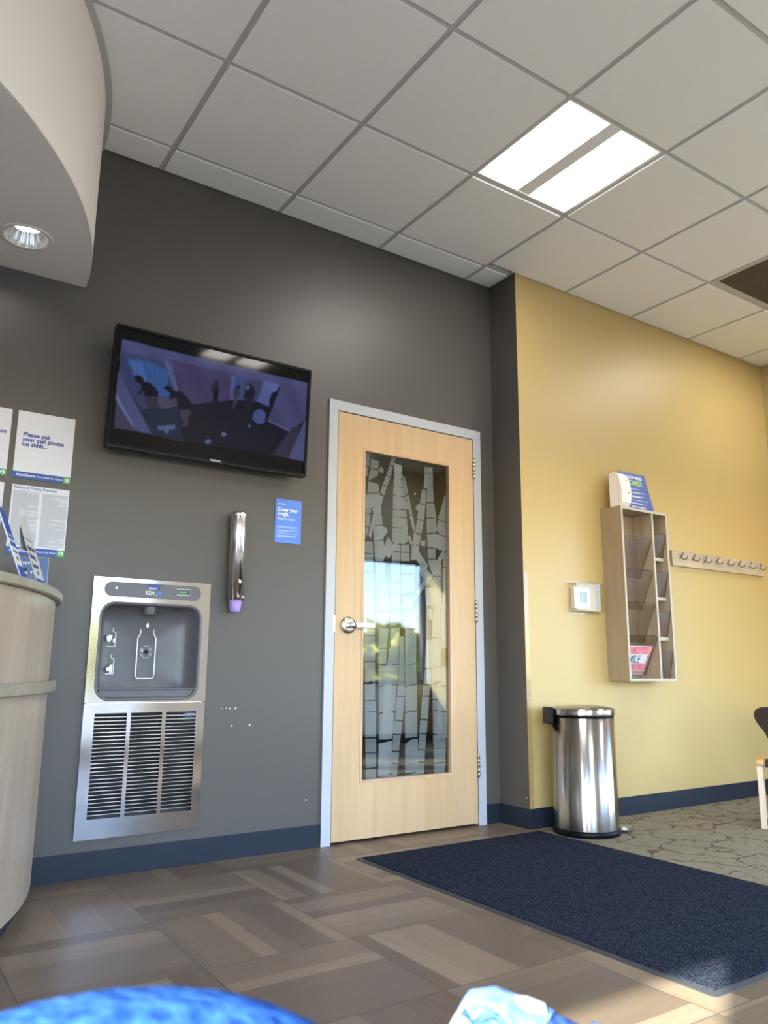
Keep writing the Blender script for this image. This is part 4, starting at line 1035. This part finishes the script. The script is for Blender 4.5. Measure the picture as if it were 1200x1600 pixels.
def orient(c): 
    f = Matrix.Identity(4)
    for i in range(3): f[i][0], f[i][1], f[i][2], f[i][3] = dp[i], sp_.normalized()[i], (0, 0, 1)[i], c[i]
    return f
mb = MB(); mb.box((-.195, -.045, .525), (-.158, .045, .608), None, .008, orient((bx, by, 0))); mb.build('hinge', M['black'], bn)
mb = MB()
mb.prism([(orient((bx, by, 0)) @ Vector((x, y, .016))) for x, y in [(.166, -.030), (.19, -.040), (.212, -.036), (.228, -.022), (.233, 0), (.228, .022), (.212, .036), (.19, .040), (.166, .030)]], (0, 0, .012))
mb.build('pedal', M['brushed'], bn)
mb = MB(); mb.box((.155, -.018, .010), (.20, .018, .0155), None, 0, orient((bx, by, 0))); mb.build('pedal_arm', M['black'], bn)

# ---- entrance mat
mt_ = thing('floor_mat', (.31, -1.13, 0), 'navy entrance mat with black rubber edge lying on plank floor', 'mat')
mx0, mx1, my0, my1 = -.230, .862, -1.978, -.279
mb = MB()
def rr(i, z): return [(x, y, z) for x, y in rrect(mx0+i, mx1-i, my0+i, my1-i, .012, 3)]
mb.rings([rr(0, .0003), rr(.001, .002), rr(.022, .0045), rr(.026, .003)], cap=True, smooth=False); mb.build('rubber_edge', M['rubber'], mt_)
mb = MB()
mb.rings([rr(.022, .0035), rr(.023, .0085), rr(.028, .0095)], cap=True, smooth=False); mb.build('pile', M['mat'], mt_)

# ---- child's chair at the right edge
ch = thing('small_chair', (2.14, -.925, 0), "small chair with dark brown back and honey wood arm at right edge", 'chair')
CF = Matrix.Translation((2.14, -.925, 0)) @ Matrix.Rotation(math.radians(-60), 4, 'Z')   # local -y is the front
def place(o_): 
    for v in o_.data.vertices: v.co = (CF @ (v.co+Vector(world_loc(ch)))) - Vector(world_loc(ch))
    return o_
sw = .17
mb = MB()
bk = [(0, .34), (.09, .34), (.115, .36), (.125, .39), (.135, .42), (.150, .455), (.170, .485), (.188, .51), (.198, .535), (.200, .555), (.193, .575), (.178, .588), (.155, .595), (.10, .598), (0, .60)]
ring_ = bk + [(-x, z) for x, z in bk[::-1][1:-1]]
mb.prism([(x, .14+(z-.3)*.12, z) for x, z in ring_], (0, .014, 0)); place(mb.build('backrest', M['brown'], ch))
mb = MB(); mb.box((-.16, -.15, .30), (.16, .15, .318), None, .006); place(mb.build('seat', M['brown'], ch))
for s in (-1, 1):
    mb = MB(); mb.box((s*.185-.02, -.17, .310), (s*.185+.02, .16, .337), None, .009); place(mb.build('armrest', M['oak'], ch))
    for y, sp in ((-.145, -.02), (.13, .02)):
        mb = MB(); mb.prism([(s*.185-.014, y-.016, .309), (s*.185+.014, y-.016, .309), (s*.185+.014, y+.016, .309), (s*.185-.014, y+.016, .309)], (0, sp, -.309)); place(mb.build('leg', M['palewood'], ch))
    mb = MB(); mb.box((s*.176-.008, -.13, .26), (s*.176+.008, .12, .30)); place(mb.build('side_rail', M['palewood'], ch))
for s in (-1, 1):
    mb = MB(); mb.box((s*.10-.012, .135, .29), (s*.10+.012, .150, .42)); place(mb.build('back_post', M['palewood'], ch))

# ---- leaflets and sign on the desk
dz_ = 1.0525
def desk_leaflet(name, p0, p1, up, hh, th, mt, label, cat):
    o = thing(name, tuple((Vector(p0)+Vector(p1))/2), label, cat)
    r_ = Vector(p1)-Vector(p0)
    f = frame_of(p0, r_, up)
    mb = MB(); mb.box((0, 0, -th), (r_.length, hh, 0), None, 0, f); mb.build('sheet', mt, o)
    return o, f, r_.length
def quad_sheet(o, name, a, b, c, d, th, mt):
    a, b, c, d = map(Vector, (a, b, c, d))
    n_ = (b-a).cross(d-a).normalized()*th
    mb = MB(); mb.prism([a, b, c, d], n_); return mb.build(name, mt, o)
lf = thing('desk_leaflet', (-1.62, -.57, dz_), 'folded grey leaflet with dark headings leaning on the desk top', 'leaflet')
a, b, c, d = (-1.645, -.630, dz_+.0005), (-1.598, -.520, dz_+.0005), (-1.682, -.520, dz_+.2345), (-1.717, -.630, dz_+.2005)
quad_sheet(lf, 'sheet', a, b, c, d, -.0012, pmat('grey_paper', (.50, .50, .51), .6))
LFm = frame_of(a, Vector(b)-Vector(a), Vector(d)-Vector(a))
quad_sheet(lf, 'back_flap', (-1.705, -.630, 1.16), (-1.652, -.520, 1.16), (-1.684, -.520, 1.298), (-1.706, -.566, 1.300), -.001, M['paper'])
W_ = (Vector(b)-Vector(a)).length
mb = MB()
mb.box((.002, .0, 0), (W_-.002, .018, .0006), None, 0, LFm); mb.build('blue_strip', M['blueink'], lf)
ink = pmat('charcoal_ink', (.06, .07, .12), .6)
for s, v, z in (('Meet Team', .112, .023), ('Saturday,', .085, .023), ('September', .055, .021), ('18', .030, .020)):
    text('lettering', s, z, ink, lf, LFm @ Matrix.Translation((.010 if s != '18' else .045, v, .0009)), .04, squeeze=.85)
mb = MB()
for v in (.146, .151): mb.box((.01, v, 0), (W_-.012, v+.0012, .0007), None, 0, LFm)
mb.build('ruled_line', ink, lf)
mb = MB(); mb.box((W_-.008, .0, -.004), (W_+.006, .012, .002), None, 0, LFm); mb.build('green_tab', M['greenink'], lf)

lg = thing('desk_leaflet', (-1.70, -.70, dz_), 'blue leaflet with white edge leaning on desk top near photo edge', 'leaflet')
a, b, c, d = (-1.712, -.750, dz_+.0005), (-1.678, -.660, dz_+.0005), (-1.7616, -.660, dz_+.2114), (-1.800, -.750, dz_+.2225)
quad_sheet(lg, 'sheet', a, b, c, d, -.003, M['blueink'])
mb = MB(); mb.tube([a, d], .0022, None, 6); mb.build('white_edge', M['paper'], lg)
LG = frame_of(a, Vector(b)-Vector(a), Vector(d)-Vector(a))
W2 = (Vector(b)-Vector(a)).length
mb = MB(); mb.box((.008, .045, 0), (W2-.006, .105, .0008), None, 0, LG); mb.build('white_panel', M['paper'], lg)
mb = MB()
for v in (.122, .127, .142): mb.box((.012, v, 0), (W2-.012, v+.0022, .0009), None, 0, LG)
mb.build('small_print', M['whiteink'], lg)
mb = MB(); mb.box((.016, .085, 0), (W2-.02, .092, .0011), None, 0, LG); mb.box((.035, .062, 0), (W2-.035, .074, .0011), None, 0, LG); mb.build('dark_print', ink, lg)

sg = thing('table_sign', (-1.60, -.2, dz_), 'upright clear acrylic sign with slate blue card behind leaflets', 'sign')
mb = MB(); mb.box((-1.662, -.2025, dz_+.0005), (-1.536, -.1975, 1.191)); mb.box((-1.662, -.2, dz_+.0005), (-1.536, -.15, dz_+.0035)); mb.build('acrylic_stand', M['clear'], sg)
mb = MB(); mb.box((-1.640, -.2036, dz_+.005), (-1.539, -.2027, 1.189)); mb.build('card', pmat('slate_blue_ink', (.065, .105, .24), .5), sg)
mb = MB(); mb.box((-1.638, -.2042, dz_+.006), (-1.610, -.2037, 1.145)); mb.build('dark_picture', M['dark'], sg)
text('lettering', 'INVEST', .017, M['whiteink'], sg, wall_frame(-1.632, -.2045, 1.158), .0, spacing=1.25)
text('lettering', 'IN YOU', .017, M['whiteink'], sg, wall_frame(-1.628, -.2045, 1.124), .0, spacing=1.25)

# ================================================================== LAMPS AND VENT
def troffer(i, j, label):
    x0, y0 = GX+i*T+.0125, GY+(j-1)*T+.0125
    x1, y1 = x0+T-.025, y0+T-.025
    t = thing('ceiling_light', ((x0+x1)/2, (y0+y1)/2, H), label, 'ceiling light', 'square troffer lights in the ceiling grid')
    z = H+.001
    mb = MB()
    # housing pan, open below
    mb.rings([[(x0, y0, z), (x1, y0, z), (x1, y1, z), (x0, y1, z)], [(x0+.008, y0+.008, z), (x1-.008, y0+.008, z), (x1-.008, y1-.008, z), (x0+.008, y1-.008, z)],
              [(x0+.02, y0+.012, z+.026), (x1-.02, y0+.012, z+.026), (x1-.02, y1-.012, z+.026), (x0+.02, y1-.012, z+.026)]], cap=False, smooth=False)
    mb.build('housing', M['white'], t)
    cx = (x0+x1)/2
    bw = .036
    mb = MB(); mb.prism([(cx-bw, y0+.009, z+.004), (cx+bw, y0+.009, z+.004), (cx+bw*1.15, y0+.009, z+.020), (cx-bw*1.15, y0+.009, z+.020)], (0, T-.043, 0)); mb.build('centre_bar', M['white'], t)
    mb = MB(); mb.prism([(x0+.010, y1-.0085, z+.002), (x0+.010, y1-.046, z+.022), (x0+.010, y1-.0085, z+.024)], (T-.045, 0, 0)); mb.build('end_cap', M['white'], t)
    for a, b in ((x0+.014, cx-bw*1.15), (cx+bw*1.15, x1-.014)):
        mb = MB()
        n = 8
        rs = [[(a+(b-a)*k/n, y, z+.020-.010*math.sin(math.pi*k/n)) for k in range(n+1)] for y in (y0+.010, y1-.030)]
        mb.rings(rs, closed=False); mb.build('lens', M['lens'], t)
    return t
troffer(2, 0, 'lit square ceiling light with two glowing lenses above the door')
troffer(6, 0, 'lit square ceiling light beyond the air vent')
troffer(2, -3, 'lit square ceiling light behind the camera, middle')
troffer(6, -3, 'lit square ceiling light near front right corner')
troffer(-3, -3, 'lit square ceiling light near front left corner')

hl = thing('hallway_fill_light', (.35, .9, 2.6), 'unseen square fill light added in the hallway behind the glazed door', 'ceiling light')  # unseen lamp, added to brighten the hallway behind the frosted film
mb = MB(); mb.box((.05, .6, 2.585), (.65, 1.2, 2.5995)); mb.build('housing', M['white'], hl)
mb = MB(); mb.box((.08, .63, 2.58), (.62, 1.17, 2.5848)); mb.build('lens', emat('hallway_fill_glow', (1, .93, .82), 3.2), hl)
vx, vy = GX+5*T+.0125, GY-T+.0125
vt = thing('ceiling_vent', (vx+.29, vy+.29, H), 'square brown mesh return air vent in the ceiling grid', 'vent')
flat_shape('vent_frame', rect2(vx, vx+T-.025, vy, vy+T-.025), [rect2(vx+.028, vx+T-.053, vy+.028, vy+T-.053)], .006, M['grid'], vt, frame_of((0, 0, H+.001), (1, 0, 0), (0, 1, 0)))
gm = MB()
n = 42
w0, w1 = .028, T-.053
for k in range(n+1):
    q = w0+(w1-w0)*k/n
    gm.box((vx+q-.0016, vy+w0, H-.001), (vx+q+.0016, vy+w1, H+.008))
    gm.box((vx+w0, vy+q-.0016, H-.0008), (vx+w1, vy+q+.0016, H+.0082))
gm.build('mesh_grille', pmat('bronze_grille', (.16, .135, .11), .45, .3), vt)
mb = MB(); mb.box((vx+.02, vy+.02, H+.018), (vx+T-.045, vy+T-.045, H+.022)); mb.build('vent_backing', M['dark'], vt)

# downlight in the soffit
dl = thing('recessed_downlight', (-1.738, -.29, 2.388), 'round lit recessed downlight in the underside of curved soffit', 'downlight')
c = (-1.738, -.29, 0)
mb = MB(); mb.lathe(c, [(.0955, 2.3878), (.094, 2.3855), (.080, 2.3855), (.077, 2.389)], 48, None, False); mb.build('trim_ring', M['white_wall'], dl)
mb = MB()
prof = [(.0765, 2.389), (.074, 2.40), (.066, 2.42), (.056, 2.44)]
rs = []
for r_, z in prof:
    ring = []
    for i in range(72):
        t = 2*math.pi*i/72
        rr_ = r_*(1 + .035*math.cos(t*18))
        ring.append((c[0]+rr_*math.cos(t), c[1]+rr_*math.sin(t), z))
    rs.append(ring)
mb.rings(rs, cap=False); mb.build('reflector', pmat('bright_reflector', (.55, .55, .54), .18, 1), dl, True)
mb = MB(); mb.lathe(c, [(.0575, 2.441), (.03, 2.443), (0, 2.444)], 32, None, False); mb.build('lamp_lens', emat('downlight_lamp', (1, .94, .86), 16), dl)

# ================================================================== PERSON (legs of the seated photographer)
def skin(name, chain, mt, parent, sub=2):
    """chain: list of limbs, each a list of (point, radius); the first point of later limbs may be an index into the verts"""
    vs, es, rad = [], [], []
    for limb in chain:
        prev = None
        for item in limb:
            if isinstance(item, int): prev = item; continue
            p, r_ = item
            vs.append(p); rad.append(r_)
            if prev is not None: es.append((prev, len(vs)-1))
            prev = len(vs)-1
    me = bpy.data.meshes.new(name)
    me.from_pydata(vs, es, [])
    o = bpy.data.objects.new(name, me)
    col.objects.link(o)
    sk = o.modifiers.new('skin', 'SKIN')
    for v, r_ in zip(me.skin_vertices[0].data, rad):
        v.radius = r_ if isinstance(r_, tuple) else (r_, r_)
    me.skin_vertices[0].data[0].use_root = True
    ss = o.modifiers.new('sub', 'SUBSURF'); ss.levels = sub; ss.render_levels = sub
    sk.use_smooth_shade = True
    bpy.context.view_layer.update()
    dg = bpy.context.evaluated_depsgraph_get()
    m2 = bpy.data.meshes.new_from_object(o.evaluated_get(dg))
    bpy.data.objects.remove(o)
    m2.name = name
    m2.materials.clear(); m2.materials.append(mt)
    for p in m2.polygons: p.use_smooth = True
    o = bpy.data.objects.new(name, m2); col.objects.link(o)
    o.parent = parent; m2.transform(Matrix.Translation(-world_loc(parent)))
    return o
ps = thing('person', (-2.12, -3.55, 0), 'person in blue jeans seated with one ankle on the other knee, pale blue sneaker', 'person')
# waist at the chair, left knee out to the left with the shin across, right foot on the floor
KX = (-1.99, -2.86, .505)
skin('jeans', [
    [((-2.12, -3.60, .55), (.17, .13)), ((-2.10, -3.48, .53), (.15, .11)), ((-2.06, -3.28, .52), .092), ((-2.09, -3.05, .52), .095), ((-2.11, -2.92, .552), .114), ((-1.98, -2.87, .549), .108), ((-1.885, -2.865, .520), .098), ((-1.80, -2.91, .49), .056), ((-1.675, -2.945, .515), .042)],
    [1, ((-1.96, -3.40, .52), .095), ((-1.78, -3.15, .45), .080), ((-1.60, -2.86, .37), .070), ((-1.58, -2.83, .26), .058), ((-1.60, -2.87, .12), .055)],
], M['denim'], ps)
# sneaker on the crossed leg: toe to the right, worn sole facing away
def sneaker(parent, F, name='sneaker'):
    # local: x from heel (0) to toe (.27), z up from the sole, y across
    prof = [  # x, half width, height of upper
        (.0, .028, .060), (.02, .034, .088), (.06, .037, .098), (.10, .038, .092), (.14, .042, .080), (.18, .047, .066), (.22, .046, .056), (.25, .036, .048), (.268, .018, .036)]
    rs = []
    for x, w, h in prof:
        ring = []
        for k in range(16):
            a = 2*math.pi*k/16
            yy = w*math.cos(a)
            zz = .018+(h-.018)*(.5+.5*math.sin(a)) if math.sin(a) > -.2 else .018
            ring.append(F @ Vector((x, yy*(1 if math.sin(a) < .3 else .88), zz)))
        rs.append(ring)
    mb = MB(); mb.rings(rs); up = mb.build(name+'_upper', M['canvas'], parent, True)
    rs = []
    for x, w, h in prof:
        w += .005
        rs.append([F @ Vector((x*1.02-.003, y, z)) for y, z in ((-w*.93, 0), (w*.93, 0), (w, .010), (w*.98, .024), (-w*.98, .024), (-w, .010))])
    mb = MB(); mb.rings(rs, smooth=False); mb.build(name+'_sole', M['leather'], parent)
    mb = MB()
    mb.rings([[F @ Vector((x, w*1.03*math.cos(a), .02+(h-.018)*math.sin(a)*1.03)) for a in [math.pi*k/10 for k in range(11)]] for x, w, h in ((.205, .0475, .060), (.23, .0435, .054), (.255, .032, .047), (.271, .014, .034))], closed=False)
    mb.build(name+'_toe_cap', M['denimlight'], parent, True)
    for k, x in enumerate((.105, .125, .145, .165)):
        mb = MB(); h = .091-.0055*k*1.15
        mb.tube([F @ Vector((x, -.026, h-.012)), F @ Vector((x+.008, -.010, h+.002)), F @ Vector((x+.012, .010, h+.002)), F @ Vector((x+.018, .026, h-.014))], .0035, None, 6); mb.build('lace', M['denimlight'], parent)
    mb = MB()
    mb.rings([[F @ Vector((x, s_*(w+.0015), z)) for x, z in pts] for s_ in (1,) for w, pts in ((.0405, ((.09, .03), (.12, .03), (.155, .075), (.135, .078))), (.0415, ((.092, .031), (.119, .031), (.153, .073), (.137, .076))))], smooth=False)
    mb.build('side_stripe', M['leather'], parent)

# foot seen over the knee: sole turned to the right, top of the shoe towards the camera's left
X_ = Vector((-.40, .68, .42)).normalized()
Z_ = (Vector((0, 0, 1))-X_*X_.z).normalized()
Y_ = Z_.cross(X_)
O_ = Vector((-1.606, -2.743, .521))-X_*.235-Z_*.053
SFm = Matrix.Identity(4)
for i in range(3): SFm[i][0], SFm[i][1], SFm[i][2], SFm[i][3] = X_[i], Y_[i], Z_[i], O_[i]
sneaker(ps, SFm)
# the other shoe, flat on the floor
X2 = Vector((.25, .95, 0)).normalized(); Z2 = Vector((0, 0, 1)); Y2 = Z2.cross(X2); O2 = Vector((-1.615, -2.93, .001))
F2 = Matrix.Identity(4)
for i in range(3): F2[i][0], F2[i][1], F2[i][2], F2[i][3] = X2[i], Y2[i], Z2[i], O2[i]
sneaker(ps, F2)
# white flash and stitched seam on the toe of the raised sneaker
mb = MB()
fl = [SFm @ Vector(p) for p in ((.2375, .0022, .0565), (.2287, -.0064, .0590), (.2137, -.0075, .0630), (.2085, .0050, .0635), (.2128, .0095, .0625), (.2215, .0133, .0597), (.2312, .0098, .0575))]
mb.prism(fl, SFm.to_3x3() @ Vector((0, 0, .0015))); mb.build('white_flash', M['leather'], ps)
mb = MB()
mb.tube([SFm @ Vector(p) for p in ((.2672, .0265, .0235), (.2675, .0185, .0305), (.2580, .0185, .0435), (.2475, .0195, .0485), (.2390, .0235, .0500), (.2280, .0290, .0500))], .0016, None, 6); mb.build('toe_seam', M['leather'], ps)
mb = MB()
mb.tube([SFm @ Vector(p) for p in ((.2500, .0330, .034), (.2480, .0290, .0415), (.2400, .0270, .0470), (.2300, .0300, .0480), (.2230, .0360, .0440))], .0030, None, 8); mb.build('lace', M['canvas'], ps)
# things outside the photograph's frame that carry or light what is in it
seat = thing('waiting_chair', (-2.12, -3.62, 0), 'dark waiting room chair carrying the seated person', 'chair')
mb = MB(); mb.box((-2.38, -3.84, .37), (-1.86, -3.36, .405), None, .012); mb.build('seat', M['brown'], seat)
mb = MB(); mb.box((-2.36, -3.87, .44), (-1.88, -3.83, .88), None, .012); mb.build('backrest', M['brown'], seat)
for x in (-2.35, -1.89):
    for y in (-3.85, -3.39):
        mb = MB(); mb.box((x-.018, y-.018, 0), (x+.018, y+.018, .42 if y > -3.5 else .87)); mb.build('leg', M['palewood'], seat)

mb = MB(); mb.box((-60, -60, -.35), (60, YW-.3, -.25)); mb.box((XR+.4, YW-.3, -.35), (60, 20, -.25)); struct(mb.build('ground_outside', M['asphalt']))
random.seed(3)
def tree(x, y, h, r_, label):
    t = thing('autumn_shrub', (x, y, -.25), label, 'shrub', 'shrubs outside the front windows')
    mb = MB(); mb.tube([(x, y, -.25), (x+.05, y, h*.35), (x, y+.1, h*.62)], [.06, .05, .03], None, 10); mb.build('trunk', M['bark'], t)
    mb = MB()
    for k in range(420):
        d = Vector((random.gauss(0, 1), random.gauss(0, 1), random.gauss(0, 1))).normalized()*r_*random.uniform(.45, 1)
        c_ = Vector((x, y, h*.62))+Vector((d.x, d.y, d.z*.9))
        q = Matrix.Rotation(random.uniform(0, 6.28), 4, Vector((random.random()-.5, random.random()-.5, random.random()-.5)).normalized()).to_3x3()
        s = random.uniform(.16, .34)
        mb.poly([c_+q @ Vector(p)*s for p in ((-1, 0, 0), (0, -.6, .1), (1, 0, 0), (0, .6, .1))])
    mb.build('foliage', M['leaf'], t)
tree(8.0, -11.5, 1.5, .95, 'yellow shrub outside, straight behind the right front window')
tree(10.2, -12.2, 1.6, 1.0, 'yellow shrub outside, further along the kerb')
tree(2.0, -13.0, 1.9, 1.1, 'yellow shrub outside, behind the middle front window')
